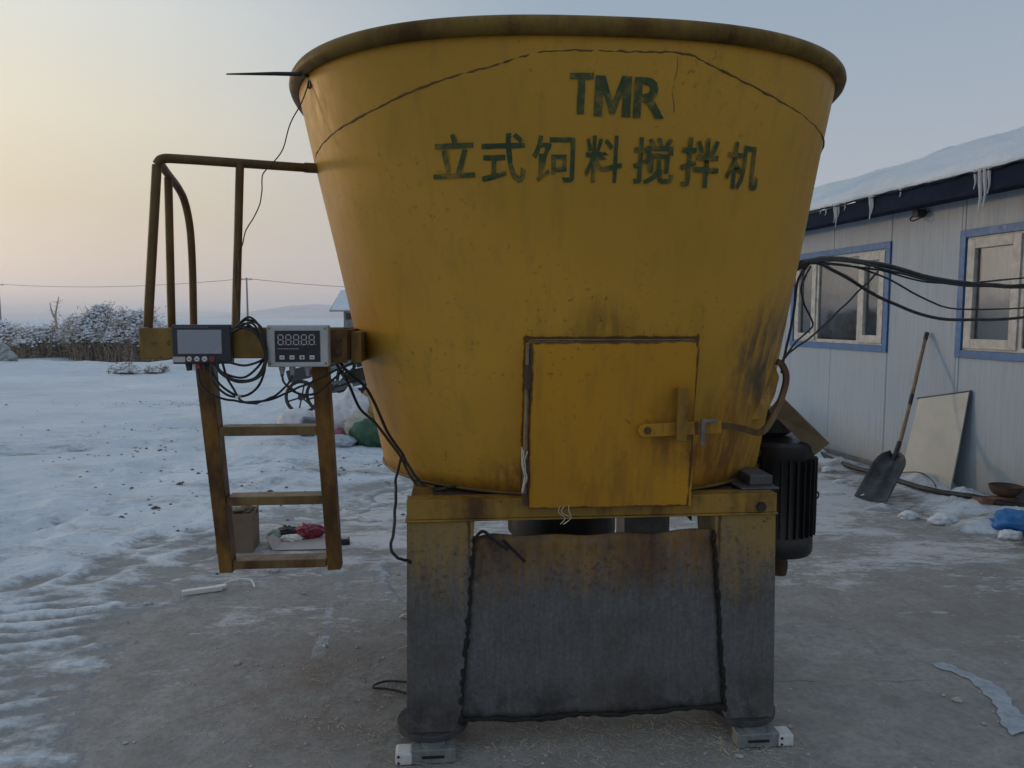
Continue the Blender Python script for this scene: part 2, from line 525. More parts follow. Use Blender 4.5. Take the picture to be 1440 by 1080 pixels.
def snow_height(X, Y):
    # signed distance-like field of the snow edge: positive = snow lies here
    edge_x = np.interp(Y, [-20, 1.5, 2.7, 3.6, 4.3, 5.2, 6.2, 7.2, 8.3, 9.0], [-1.2, -1.6, -1.72, -1.95, -2.15, -1.85, -1.35, -.6, .3, 2.0])
    edge_x = edge_x + sstep(8.6, 11, Y) * 60
    far = edge_x - X
    wob = .55 * fbm(X * .9, Y * .9, 4) + .34 * fbm(X * 3.1 + 9, Y * 4.2, 5, .65)
    f = far + wob
    t = sstep(-.15, 1.6, f)
    h = -.022 + .030 * sstep(-.45, .30, f) + .05 * sstep(.1, 2.4, f)
    rough = .011 * fbm(X * 5, Y * 7, 5, .7) + .03 * fbm(X * 1.3, Y * 1.3, 4) * t
    h = h + rough
    # tyre lug prints along the snow edge
    tr = np.exp(-((X - edge_x + .40) / .36) ** 4) * (1 - sstep(3.9, 4.8, Y)) * np.clip(.75 + .6 * fbm(X * 2, Y * 2, 3), 0, 1.3)
    ph = (Y * .95 - (X - edge_x) * .30) / .125 + .55 * fbm(X * 1.3 + 4, Y * 1.3, 3) + .22 * fbm(X * 6, Y * 6, 3)
    h = h + tr * .011 * np.tanh(2.2 * np.sin(ph * 2 * math.pi)) * np.clip(.8 + 1.3 * fbm(X * 3.3, Y * 2.1 + 8, 4), .05, 1.5)
    # frost packed into a slab joint beside the mixer
    tj = np.clip((4.75 - Y) / 1.3, 0, 1)
    dj = (X - (-1.09 + .17 * tj)) / .035
    h = np.maximum(h, np.where((Y > 3.4) & (Y < 4.8), .016 * np.exp(-dj ** 2) * (.55 + .9 * fbm(X * 9, Y * 6, 4)) - .003, -1))
    tr2 = np.exp(-((X + 3.15 + .05 * Y) / .2) ** 2) * (1 - sstep(9, 12, Y))
    h = h - tr2 * (.02 + .012 * np.sin((Y + X * .5) * 2 * math.pi / .17))
    for c0, c1, c2 in ((13.6, .06, .004), (15.3, .06, .004), (18.4, -.03, .002), (20.2, -.03, .002), (10.6, .35, .0), (12.2, .35, .0)):
        dr = (Y - (c0 + c1 * X + c2 * X * X)) / .22
        h = h + np.where(X < -1.0, 1, 0) * (-.05 * np.exp(-dr ** 2) + .03 * np.exp(-(np.abs(dr) - 1.8) ** 2 * 3)) * (.6 + .8 * fbm(X * .6, Y * .6, 3))
    # boot prints and scuffed hollows
    pr = np.random.default_rng(3)
    for k in range(260):
        px, py = pr.uniform(-7, -.2), pr.uniform(4.2, 13)
        a, ln, wd = pr.uniform(0, 3.14), pr.uniform(.12, .26), pr.uniform(.06, .13)
        m = (np.abs(X - px) < .7) & (np.abs(Y - py) < .7)
        if not m.any(): continue
        dx, dy = X[m] - px, Y[m] - py
        u, w = dx * math.cos(a) + dy * math.sin(a), -dx * math.sin(a) + dy * math.cos(a)
        d = (u / ln) ** 2 + (w / wd) ** 2
        h[m] = h[m] + pr.uniform(.3, .8) * (-.030 * np.exp(-d) + .016 * np.exp(-(np.sqrt(d) - 1.5) ** 2 * 5))
    # snow banks pushed up at the back
    def bump(cx, cy, rx, ry, hh, seed=0):
        d = ((X - cx) / rx) ** 2 + ((Y - cy) / ry) ** 2
        return hh * np.exp(-d) * (1 + .35 * fbm(X * 1.2 + seed, Y * 1.2, 3))
    h = h + bump(-13.5, 22, 3.0, .8, .26) + bump(-9.6, 22.5, 2.4, .8, .22, 3) + bump(-17.5, 23.5, 2.6, .8, .24, 5) + bump(-22, 24, 4, 1.2, .35, 8)
    h = h + sstep(12, 18, Y) * (1 - sstep(26, 40, Y)) * .07 * fbm(X * .7, Y * 1.1, 5, .6)
    h = h + bump(-15.0, 27, 6, 1.6, .12, 9) + bump(-30.8, 43, 3.4, 2.5, 1.75, 12) + bump(-3.4, 21, 4, 2, .15, 4)
    h = h + bump(-2.25, 9.3, .9, .8, .12, 2) + bump(-2.7, 8.9, .5, .45, .10, 6) + bump(-1.9, 8.4, .5, .3, .06, 7)
    h = h + sstep(14, 40, Y) * .10 * fbm(X * .25, Y * .25, 3)
    h = h + sstep(6, 12, Y) * .05 * fbm(X * .8, Y * 1.2, 5, .6)
    # drifts along the foot of the office wall (wall line x = 5.356 - .18 y)
    wx = 5.356 - .1799 * Y
    dw = wx - X
    def pile(s, off, rx, ry, hh):
        cx, cy = 4.252 - .177 * s - .984 * off, 6.142 + .984 * s - .177 * off
        return bump(cx, cy, rx, ry, hh, s * 3) * np.clip(1 + 1.2 * fbm(X * 7, Y * 7, 4, .6), .1, 2)
    h = h + pile(.85, .20, .25, .25, .12) + pile(1.2, .25, .3, .18, .07) + pile(.35, .25, .3, .22, .07) + pile(.1, .3, .4, .25, .08) + pile(-.3, .3, .4, .25, .07)
    h = h + pile(2.4, .45, .3, .3, .08) + pile(2.9, .55, .3, .35, .10) + pile(2.0, .35, .2, .2, .07) + pile(.6, 1.0, .16, .09, .07) + pile(.85, 1.25, .13, .08, .06) + pile(-.45, .85, .2, .12, .07) + pile(1.5, 1.2, .16, .08, .055) + pile(3.6, .6, .4, .4, .08) + pile(.25, 1.15, .12, .08, .06)
    h = h + np.where((dw > -.2) & (dw < 1.3), .016 * fbm(X * 6, Y * 6, 4) + .012, 0) * sstep(1.3, .5, dw) * (Y > 3) * (Y < 12)
    return h, f

xs = grid_axis(-900, 700, -3.9, .6, .026, 1.045)
ys = grid_axis(-6, 3000, 2.3, 6.2, .026, 1.028)
X, Y = np.meshgrid(xs, ys)
Hh, F = snow_height(X, Y)
nx_, ny_ = len(xs), len(ys)
verts = np.stack([X.ravel(), Y.ravel(), Hh.ravel()], 1)
idx = np.arange(nx_ * ny_).reshape(ny_, nx_)
keep = (np.maximum.reduce([Hh[:-1, :-1], Hh[1:, :-1], Hh[:-1, 1:], Hh[1:, 1:]]) > -.004)
faces = np.stack([idx[:-1, :-1], idx[:-1, 1:], idx[1:, 1:], idx[1:, :-1]], -1)[keep]
me = bpy.data.meshes.new('snow_cover')
me.from_pydata(verts.tolist(), [], faces.tolist())
at = me.attributes.new('thick', 'FLOAT', 'POINT')
thick = np.clip(Hh / .022, 0, 1.0) * .62 + .30 * sstep(.2, 3.0, F) + .30 * sstep(7, 16, Y)
thick = thick - .45 * np.clip(fbm(X * .45 + 3, Y * .9, 4), 0, 1) * sstep(3.5, 6, Y) * (1 - sstep(20, 30, Y))
at.data.foreach_set('value', thick.ravel().astype(np.float32))
bm = bmesh.new(); bm.from_mesh(me)
bmesh.ops.delete(bm, geom=[v for v in bm.verts if not v.link_faces], context='VERTS')
bm.to_mesh(me); bm.free()
me.polygons.foreach_set('use_smooth', [True] * len(me.polygons))
me.materials.append(M['snow'])
snow = bpy.data.objects.new('snow_cover', me)
C.objects.link(snow)
tag(snow, 'trodden snow lying over the yard and the fields behind', None, None, 'structure')
def snow_z(x, y):
    return max(0., float(snow_height(np.array([float(x)]), np.array([float(y)]))[0][0]))

# low hills on the horizon
M['hill'] = simple('far_hill_snow', (.55, .57, .62), .9, var=.25, scale=.02, bump=0)
def hill(name, x0, x1, y, hmax, seed, label):
    b = MB(); n = 60
    top = []
    for i in range(n + 1):
        t = i / n
        h = hmax * (math.sin(math.pi * t) ** .8) * (1 + .25 * float(fbm(np.array([t * 6. + seed]), np.array([.3]), 3)[0]))
        top.append((x0 + (x1 - x0) * t, h))
    rows = [(0., 0.), (60., .6), (140., 1.), (300., .7), (450., 0.)]
    vs = []
    for dy, k in rows:
        vs += [(x, y + dy, h * k - .5) for x, h in top]
    fs = [(r * (n + 1) + i, r * (n + 1) + i + 1, (r + 1) * (n + 1) + i + 1, (r + 1) * (n + 1) + i) for r in range(len(rows) - 1) for i in range(n)]
    b.add(vs, fs)
    o = b.build(name, M['hill'], None, True, angle=80)
    tag(o, label, None, None, 'structure')
hill('hills', -340, -120, 760, 17, 1, 'faint low hill on the hazy horizon beside the mixer')
hill('hills', -1300, -280, 1500, 14, 4, 'long low snowy rise along the far left horizon')

# ------------------------------------------------------------------ the feed mixer
MX, MY, MTH = .23, 3.45, .085
_c, _s = math.cos(MTH), math.sin(MTH)
def ML(u, v, z):
    """mixer frame (right, back, up) to world"""
    return (MX + u * _c - v * _s, MY + u * _s + v * _c, z)
mixer = thing('feed_mixer', (MX, MY, 0), MTH)
tag(mixer, 'large yellow steel vertical feed mixer tub on muddy grey legs, with a side ladder', 'feed mixer')

Z0, Z1 = .955, 2.47
def tub_par(z):
    t = (z - .95) / (Z1 - .95)
    L = lambda a, b: a + (b - a) * t
    return L(.035, -.042), L(.047, -.112), L(.847, 1.06), L(.83, .985), L(2.0, 2.55)
def tub_pt(a, z, off=0.):
    cu, cv, A, B, n = tub_par(z)
    c, s = math.cos(a), math.sin(a)
    return (cu + (A + off) * math.copysign(abs(c) ** (2 / n), c), cv + (B + off) * math.copysign(abs(s) ** (2 / n), s), z)
def tub_front(u, z, off=0.):
    cu, cv, A, B, n = tub_par(z)
    k = max(0., 1 - (abs(u - cu) / A) ** n)
    return cv - B * k ** (1 / n) - off

SEG = 256
def ring_angles():
    # even spacing along the outline
    P = [tub_pt(2 * math.pi * i / 4096, 1.8) for i in range(4097)]
    d = [0.]
    for i in range(4096): d.append(d[-1] + math.dist(P[i], P[i + 1]))
    out = []; j = 0
    for k in range(SEG):
        t = d[-1] * k / SEG
        while d[j + 1] < t: j += 1
        out.append(2 * math.pi * (j + (t - d[j]) / (d[j + 1] - d[j] + 1e-12)) / 4096)
    return out
ANG = ring_angles()
b = MB()
zs = [Z0 + (Z1 - Z0) * i / 24 for i in range(25)]
def dent(a, z):
    x = np.array([a * 2.2]); y = np.array([z * 1.8])
    return .004 * float(fbm(x, y, 2)[0])
vs = []
for z in zs:
    vs += [tub_pt(a, z, dent(a if a < math.pi * 1.9 else a, z) * min(1., abs(a) * 3, abs(2 * math.pi - a) * 3)) for a in ANG]
fs = [(r * SEG + k, r * SEG + (k + 1) % SEG, (r + 1) * SEG + (k + 1) % SEG, (r + 1) * SEG + k) for r in range(24) for k in range(SEG)]
b.add(vs, fs)
tub = b.build('tub', M['tub'], mixer, True, angle=60)
md = tub.modifiers.new('Solidify', 'SOLIDIFY'); md.thickness = .008; md.offset = -1
b = MB()
b.add([tub_pt(a, Z0 + .012, -.012) for a in ANG] + [tub_pt(a, Z0 + .004, -.012) for a in ANG], [tuple(range(SEG)), tuple(range(2 * SEG - 1, SEG - 1, -1))])
b.build('tub_floor', M['tub'], mixer)
b = MB(); b.tube([Vector(tub_pt(a, Z1, .004)) for a in ANG], .028, 14, closed=True)
b.build('rim', M['rim'], tub, True, angle=80)
# bottom flange ring
b = MB(); b.tube([Vector(tub_pt(a, Z0 + .006, .002)) for a in ANG], .007, 6, closed=True)
b.build('bottom_flange', M['rail'], tub, True, angle=80)
# weld seam over the front
SEAM = [(-1.064, 2.19), (-.99, 2.215), (-.909, 2.237), (-.745, 2.275), (-.581, 2.32), (-.385, 2.361), (-.236, 2.398), (-.085, 2.405), (.069, 2.405), (.216, 2.407), (.301, 2.38), (.46, 2.335), (.616, 2.298), (.794, 2.265), (.928, 2.249), (.99, 2.23)]
pts = catmull([(u, 0, z) for u, z in SEAM], 10)
pts = [(p.x, tub_front(max(-1.055, min(.985, p.x)), p.z, -.001) + random.uniform(-.0008, .0008), p.z + random.uniform(-.002, .002)) for p in pts]
b = MB(); b.tube(pts, [.0032 + random.uniform(-.001, .0014) for _ in pts], 6)
M['seam'] = simple('seam_rust', (.15, .085, .028), .75, scale=30, bump=.4)
b.build('weld_seam', M['seam'], tub, True)
b = MB()
pts = [(.185 + .006 * math.sin(k), tub_front(.19, 2.40 - k * .02, -.0012), 2.40 - k * .02) for k in range(9)]
b.tube(pts, .002, 5); b.build('weld_seam', M['seam'], tub)
# a twist of wire caught under the rim
b = MB()
for k in range(5):
    a = R(-8 + k * 2)
    p = Vector(tub_pt(a, 2.395, .012))
    q = [p + Vector((random.uniform(-.02, .035), random.uniform(-.02, .02), random.uniform(-.03, .03))) * t for t in (0, .5, 1)]
    b.tube(q, .0018, 5); b.build('wire_twist', M['darksteel'], tub); b = MB()

# stencilled lettering, one mesh per character
def mat_letter():
    n = NT('green_stencil_paint')
    w = n.noise(13, 6, .7)
    w2 = n.noise(70, 4, .75)
    e = n.math('ADD', n.math('MULTIPLY', w, .7), n.math('MULTIPLY', w2, .3))
    c = n.mix(n.mr(e, .36, .66), (.018, .055, .026), (.10, .105, .028))
    c = n.mix(n.mr(e, .50, .64, 0, .85), c, (.33, .185, .022))
    return n.done(c, .6, 0, n.bump(w2, .15, .003), .3)
M['letter'] = mat_letter()
GLYPHS = [('立', -.564, -.432, 2.044, 2.176), ('式', -.411, -.274, 2.024, 2.171), ('饲', -.254, -.12, 2.025, 2.165), ('料', -.088, .032, 2.026, 2.165), ('搅', .067, .203, 2.023, 2.163), ('拌', .225, .36, 2.02, 2.17), ('机', .388, .517, 2.021, 2.166), ('T', -.145, -.072, 2.225, 2.341), ('M', -.066, .048, 2.219, 2.336), ('R', .057, .159, 2.218, 2.335)]
dg = bpy.context.evaluated_depsgraph_get
for ch, u0, u1, z0, z1 in GLYPHS:
    cu = bpy.data.curves.new('glyph', 'FONT')
    cu.body = ch
    cu.offset = .013 if ord(ch) > 200 else (.012 if ch == 'M' else .022)
    cu.resolution_u = 3
    ob = bpy.data.objects.new('glyph', cu)
    C.objects.link(ob)
    bpy.context.view_layer.update()
    me = bpy.data.meshes.new_from_object(ob.evaluated_get(dg()))
    bpy.data.objects.remove(ob)
    bm = bmesh.new()
    poly = {'M': [(0, 0), (0, 1), (.27, 1), (.5, .40), (.73, 1), (1, 1), (1, 0), (.77, 0), (.77, .62), (.57, .08), (.43, .08), (.23, .62), (.23, 0)],
            'T': [(.35, 0), (.35, .85), (0, .85), (0, 1), (1, 1), (1, .85), (.65, .85), (.65, 0)]}.get(ch)
    if poly: bm.faces.new([bm.verts.new((x, y, 0)) for x, y in poly])
    else: bm.from_mesh(me)
    bmesh.ops.triangulate(bm, faces=bm.faces)
    for _ in range(2):
        bmesh.ops.subdivide_edges(bm, edges=[e for e in bm.edges if e.calc_length() > .22], cuts=1)
        bmesh.ops.triangulate(bm, faces=bm.faces)
    X0 = min(v.co.x for v in bm.verts); X1_ = max(v.co.x for v in bm.verts)
    Y0 = min(v.co.y for v in bm.verts); Y1_ = max(v.co.y for v in bm.verts)
    lean = .004
    for v in bm.verts:
        fx = (v.co.x - X0) / (X1_ - X0); fy = (v.co.y - Y0) / (Y1_ - Y0)
        u = u0 + (u1 - u0) * fx + random.uniform(-.0009, .0009)
        z = z0 + (z1 - z0) * fy + random.uniform(-.0009, .0009)
        v.co = (u, tub_front(u, z, .0042 + random.uniform(0, .0009)), z)
    bm.to_mesh(me); bm.free()
    me.name = 'painted_character'
    me.materials.clear(); me.materials.append(M['letter'])
    o = bpy.data.objects.new('painted_character', me)
    C.objects.link(o); o.parent = tub

# discharge door ------------------------------------------------------------
def vd(z): return -.812 - .11 * (z - .93) / .59
DZ0, DZ1 = .925, 1.518
b = MB()
b.hexa([(-.243, vd(DZ0) - .012, DZ0), (.345, vd(DZ0) - .012, DZ0), (.345, vd(DZ0), DZ0), (-.243, vd(DZ0), DZ0),
        (-.249, vd(DZ1) - .012, DZ1), (.316, vd(DZ1) - .012, DZ1), (.316, vd(DZ1), DZ1), (-.249, vd(DZ1), DZ1)])
door = b.build('discharge_door', M['door'], mixer, bevel=.003)
tag(door, 'square yellow discharge door with rusty latch')
b = MB()   # frame behind the door
for (ua, ub, za, zb) in ((-.258, -.235, DZ0 + .01, DZ1 - .004), (.31, .333, DZ0 + .01, DZ1 - .02)):
    b.hexa([(ua, vd(za) + .002, za), (ub, vd(za) + .002, za), (ub, tub_front(ub, za) + .05, za), (ua, tub_front(ua, za) + .05, za),
            (ua, vd(zb) + .002, zb), (ub, vd(zb) + .002, zb), (ub, tub_front(ub, zb) + .05, zb), (ua, tub_front(ua, zb) + .05, zb)])
b.hexa([(-.235, vd(1.50) + .002, 1.495), (.31, vd(1.50) + .002, 1.495), (.31, -.82, 1.495), (-.235, -.82, 1.495),
        (-.235, vd(1.515) + .002, 1.513), (.31, vd(1.515) + .002, 1.513), (.31, -.82, 1.513), (-.235, -.82, 1.513)])
b.build('door_frame', M['door'], door, bevel=.002)
for za, zb in ((1.02, 1.10), (1.36, 1.44), (.945, .985)):
    b = MB(); b.tube([(-.256, vd(za) - .012, za), (-.256, vd(zb) - .012, zb)], .012, 10)
    b.build('hinge', M['rust'], door, True)
b = MB(); b.tube([(-.256, vd(.94) - .014, .94), (-.257, vd(1.51) - .012, 1.515)], .005, 8)
b.build('hinge_rod', M['steel'], door, True)
b = MB(); b.tube([(-.25, vd(1.5) - .0, 1.524), (.31, vd(1.5) - .0, 1.522)], .0035, 6)
b.build('edge_strip', M['steel'], door, True)
# keeper bracket and latch bar
b = MB()
b.hexa([(.256, vd(1.2) - .062, 1.175), (.290, vd(1.2) - .062, 1.175), (.290, vd(1.2) - .050, 1.175), (.256, vd(1.2) - .050, 1.175),
        (.250, vd(1.36) - .062, 1.365), (.284, vd(1.36) - .062, 1.365), (.284, vd(1.36) - .050, 1.365), (.250, vd(1.36) - .050, 1.365)])
b.box((.252, vd(1.35) - .05, 1.335), (.284, vd(1.35) - .01, 1.36))
b.box((.257, vd(1.19) - .05, 1.18), (.289, vd(1.19) - .008, 1.20))
b.build('latch_keeper', M['beam'], door, bevel=.003)
b = MB()
b.beam((.150, vd(1.215) - .036, 1.212), (.42, vd(1.215) - .034, 1.222), .012, .045)
b.lathe([(.001, -.006), (.0225, -.006), (.0225, .006), (.001, .006)], (.150, vd(1.215) - .036, 1.212), 16, 'Y')
b.build('latch_bar', M['door'], door, bevel=.002)
b = MB()
b.lathe([(.001, -.014), (.013, -.014), (.013, .03), (.001, .03)], (.158, vd(1.215) - .036, 1.213), 6, 'Y')
b.build('latch_bolt', M['rust'], door)
b = MB()
b.beam((.345, vd(1.23) - .046, 1.245), (.40, vd(1.23) - .046, 1.245), .01, .012)
b.beam((.352, vd(1.2) - .05, 1.25), (.350, vd(1.18) - .05, 1.16), .010, .016, (1, 0, 0))
b.build('latch_hook', M['steel'], door, bevel=.002)
# a bit of white twine tied on the hinge
b = MB()
for k in range(4):
    q = [(-.262 + random.uniform(-.012, .012), vd(1.12) - .02 - random.uniform(0, .01), 1.15 - .05 * j + random.uniform(-.01, .01)) for j in range(4)]
    b.tube(catmull(q, 4), .0022, 5)
M['twine'] = simple('white_twine', (.55, .52, .42), .9, var=.2)
b.build('twine', M['twine'], door)
b = MB()
for k in range(3):
    q = [(-.13 + .015 * k + random.uniform(-.012, .012) * j, vd(.93) - .014, .935 - .022 * j) for j in range(4)]
    b.tube(catmull(q, 4), .0014, 5)
b.build('twine', M['twine'], door)

# bent strap running from the latch round the right side
b = MB()
sp = catmull([(.40, -.84, 1.222), (.467, -.80, 1.21), (.56, -.74, 1.19), (.655, -.68, 1.165), (.725, -.62, 1.205), (.79, -.56, 1.285), (.815, -.54, 1.36), (.80, -.535, 1.41), (.775, -.54, 1.425)], 6)
n_ = len(sp)
vs = []
for i, p in enumerate(sp):
    d = (sp[min(i + 1, n_ - 1)] - sp[max(i - 1, 0)]).normalized()
    nrm = Vector((0.2, -1, 0)); nrm = (nrm - d * nrm.dot(d)).normalized()
    w = d.cross(nrm).normalized()
    h = .012
    for i1, j1 in ((-1, -1), (1, -1), (1, 1), (-1, 1)):
        vs.append(p + w * (h * i1) + nrm * (.006 * j1))
fs = [(i * 4 + k, i * 4 + (k + 1) % 4, (i + 1) * 4 + (k + 1) % 4, (i + 1) * 4 + k) for i in range(n_ - 1) for k in range(4)] + [(0, 1, 2, 3), tuple((n_ - 1) * 4 + k for k in range(4))]
b.add(vs, fs)
M['strap'] = yellow('strap_paint', None, 1.0, dull=.35, base=(.25, .13, .03), brown=.7)
b.build('latch_strap', M['strap'], mixer, True, angle=40)
b = MB()   # side lip plate that the strap reinforces
b.add([(.60, -.58, 1.20), (.70, -.60, 1.205), (.775, -.53, 1.29), (.80, -.51, 1.36), (.785, -.50, 1.41), (.70, -.50, 1.42), (.62, -.54, 1.33)], [(0, 1, 2, 3, 4, 5, 6)])
o = b.build('side_lip', M['tub'], mixer); md = o.modifiers.new('Solidify', 'SOLIDIFY'); md.thickness = .006

# chute flap on the right
b = MB()
A0, A1, A2, A3 = Vector((.868, -.38, 1.272)), Vector((1.10, -.36, 1.062)), Vector((1.058, -.32, 1.005)), Vector((.845, -.32, 1.20))
nrm = (A1 - A0).cross(A3 - A0).normalized() * .008
b.hexa([A0, A1, A2, A3, A0 + nrm, A1 + nrm, A2 + nrm, A3 + nrm])
M['flap'] = simple('tan_flap_steel', (.23, .175, .10), .6, scale=8)
b.build('chute_flap', M['flap'], mixer, bevel=.002)

# support frame --------------------------------------------------------------
b = MB(); b.box((-.672, -.775, .882), (.686, -.70, .953)); b.box((-.678, -.781, .874), (.690, -.70, .8815))
b.build('front_beam', M['beam'], mixer, bevel=.003)
b = MB(); b.box((-.672, .62, .882), (.686, .70, .953)); b.build('rear_beam', M['beam'], mixer, bevel=.003)
for u in (-.62, .63):
    b = MB(); b.box((u - .04, -.698, .884), (u + .04, .618, .951)); b.build('side_beam', M['beam'], mixer, bevel=.003)
def leg(u0t, u1t, u0b, u1b, v0, v1):
    b = MB()
    b.hexa([(u0b, v0, .085), (u1b, v0, .085), (u1b, v1, .085), (u0b, v1, .085), (u0t, v0, .8735), (u1t, v0, .8735), (u1t, v1, .8735), (u0t, v1, .8735)])
    return b.build('leg', M['leg'], mixer, bevel=.004)
leg(-.672, -.431, -.682, -.487, -.77, -.56)
leg(.452, .686, .517, .703, -.77, -.56)
leg(-.66, -.43, -.66, -.45, .50, .70)
leg(.42, .67, .42, .67, .50, .70)
M['footplate'] = simple('muddy_foot_plate', (.055, .055, .058), .75, scale=22, bump=.4)
for u, v in ((-.59, -.66), (.61, -.66), (-.56, .6), (.55, .6)):
    b = MB(); b.lathe([(.001, .062), (.135, .062), (.135, .0845), (.001, .0845)], (u, v, 0), 28)
    b.build('foot_plate', M['footplate'], mixer, True, bevel=.003)
# muddy sheet between the front legs
N = 40
top, bot = [], []
for i in range(N + 1):
    t = i / N
    tu = -.436 + .890 * t; bu = -.491 + 1.006 * t
    top.append((tu, .818 - .012 * math.sin(t * math.pi) + .004 * math.sin(t * 23) - .01 * max(0, 1 - abs(t - .02) * 14)))
    bot.append((bu, .115 - .006 * math.sin(t * math.pi) + .012 * t + .004 * math.sin(t * 17)))
b = MB()
vs, fs = [], []
NR = 20
for r in range(NR + 1):
    k = r / NR
    for i in range(N + 1):
        p = (bot[i][0] * (1 - k) + top[i][0] * k, bot[i][1] * (1 - k) + top[i][1] * k)
        bulge = .010 * float(fbm(np.array([i * .14]), np.array([k * 2.2]), 3)[0])
        vs.append((p[0], -.752 - bulge, p[1]))
fs = [(r * (N + 1) + i, r * (N + 1) + i + 1, (r + 1) * (N + 1) + i + 1, (r + 1) * (N + 1) + i) for r in range(NR) for i in range(N)]
b.add(vs, fs)
o = b.build('front_sheet', M['plate'], mixer, True, angle=80)
md = o.modifiers.new('Solidify', 'SOLIDIFY'); md.thickness = .01
# burnt, tarry joints down both sides of the sheet
M['tar'] = simple('tarry_joint', (.012, .011, .010), .8, scale=60, bump=.6)
for (ua, ub) in ((-.434, -.490), (.453, .516)):
    pts, rr = [], []
    for i in range(46):
        t = i / 45
        pts.append((ua + (ub - ua) * t + random.uniform(-.004, .004), -.764 + random.uniform(-.003, .003), .815 - .70 * t))
        rr.append(.007 + random.uniform(-.003, .005))
    b = MB(); b.tube(pts, rr, 6); b.build('welded_joint', M['tar'], mixer)
pts = [(p[0], -.762 + random.uniform(-.003, .003), p[1] + .004 + random.uniform(-.002, .006)) for p in bot]
b = MB(); b.tube(pts, [.006 + random.uniform(-.002, .006) for _ in pts], 6); b.build('welded_joint', M['tar'], mixer)
b = MB()
for q in ([(-.43, -.77, .81), (-.40, -.772, .835), (-.36, -.77, .80), (-.31, -.775, .765)], [(-.33, -.772, .80), (-.27, -.778, .74), (-.25, -.772, .72)]):
    b.tube(catmull(q, 5), .006, 5)
b.build('rubber_shred', M['black'], mixer)
# bolt head on the right leg, bracket block on the beam end
b = MB(); b.lathe([(.001, -.79), (.017, -.79), (.02, -.771), (.001, -.771)], (.625, 0, .905), 6, 'Y'); b.build('bolt', M['darksteel'], mixer)
b = MB(); b.box((.62, -.68, .962), (.71, -.52, 1.0)); b.box((.57, -.72, .953), (.72, -.50, .9615)); b.build('motor_bracket', M['steelgrey'], mixer, bevel=.004)
b = MB(); b.box((-.578, -.698, .934), (.588, .618, .944)); b.build('deck_plate', M['rust'], mixer)
# gearbox and drive under the tub
b = MB()
b.lathe([(.001, .56), (.20, .56), (.25, .62), (.25, .86), (.22, .93), (.001, .93)], (0, 0, 0), 32)
b.build('gearbox', M['blackpaint'], mixer, True)
b = MB(); b.add([(.44, -.55, .88), (.35, -.55, .88), (.44, -.55, .79)], [(0, 1, 2)])
o = b.build('gusset', M['rust'], mixer); o.modifiers.new('Solidify', 'SOLIDIFY').thickness = .01
# motor
mu, mv = .945, -.20
b = MB()
b.lathe([(.001, .555), (.150, .555), (.158, .57), (.158, .625), (.150, .64), (.150, .99), (.156, 1.0), (.156, 1.045), (.145, 1.06), (.10, 1.075), (.001, 1.078)], (mu, mv, 0), 40)
motor = b.build('electric_motor', M['blackpaint'], mixer, True)
tag(motor, 'black ribbed electric motor hanging upright')
for k in range(30):
    a = 2 * math.pi * k / 30
    b = MB(); c_, s_ = math.cos(a), math.sin(a)
    p0 = (mu + .150 * c_, mv + .150 * s_); 
    b.beam((mu + .158 * c_, mv + .158 * s_, .645), (mu + .158 * c_, mv + .158 * s_, .985), .004, .022, (c_, s_, 0))
    b.build('cooling_fin', M['blackpaint'], motor)
b = MB(); b.tube([(mu + .162 + .0 + .018 * (1 - math.cos(a)), mv, .80 + .018 * math.sin(a)) for a in [2 * math.pi * k / 14 for k in range(14)]], .004, 6, closed=True)
b.build('lifting_ring', M['darksteel'], motor, True)
b = MB(); b.lathe([(.001, 1.075), (.05, 1.076), (.09, 1.10), (.10, 1.16), (.07, 1.20), (.001, 1.205)], (mu - .03, mv, 0), 24); b.build('pulley', M['blackpaint'], motor, True)
b = MB(); b.box((.70, -.30, .90), (mu - .12, -.10, .95)); b.box((.70, -.30, 1.0), (mu - .12, -.10, 1.03)); b.build('motor_mount', M['darksteel'], mixer, bevel=.004)
b = MB(); b.lathe([(.001, .44), (.035, .44), (.04, .47), (.04, .50), (.03, .53), (.001, .556)], (mu + .02, mv, 0), 16); b.build('shaft_end', M['rust'], motor, True)

# platform, handrail and ladder ------------------------------------------------
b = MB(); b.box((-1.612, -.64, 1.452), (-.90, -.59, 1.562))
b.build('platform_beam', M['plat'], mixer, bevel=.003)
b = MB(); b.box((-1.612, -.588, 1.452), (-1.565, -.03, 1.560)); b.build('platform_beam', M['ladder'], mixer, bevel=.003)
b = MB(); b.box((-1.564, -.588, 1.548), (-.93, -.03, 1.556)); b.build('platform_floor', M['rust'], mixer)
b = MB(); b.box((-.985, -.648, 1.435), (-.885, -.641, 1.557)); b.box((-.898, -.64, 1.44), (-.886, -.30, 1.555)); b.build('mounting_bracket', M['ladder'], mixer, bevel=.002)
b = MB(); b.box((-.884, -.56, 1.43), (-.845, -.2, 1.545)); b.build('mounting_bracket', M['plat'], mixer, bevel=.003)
for z in (1.475, 1.522):
    b = MB(); b.lathe([(.001, -.662), (.011, -.662), (.013, -.649), (.001, -.649)], (-.916, 0, z), 6, 'Y'); b.build('bolt', M['rust'], mixer)
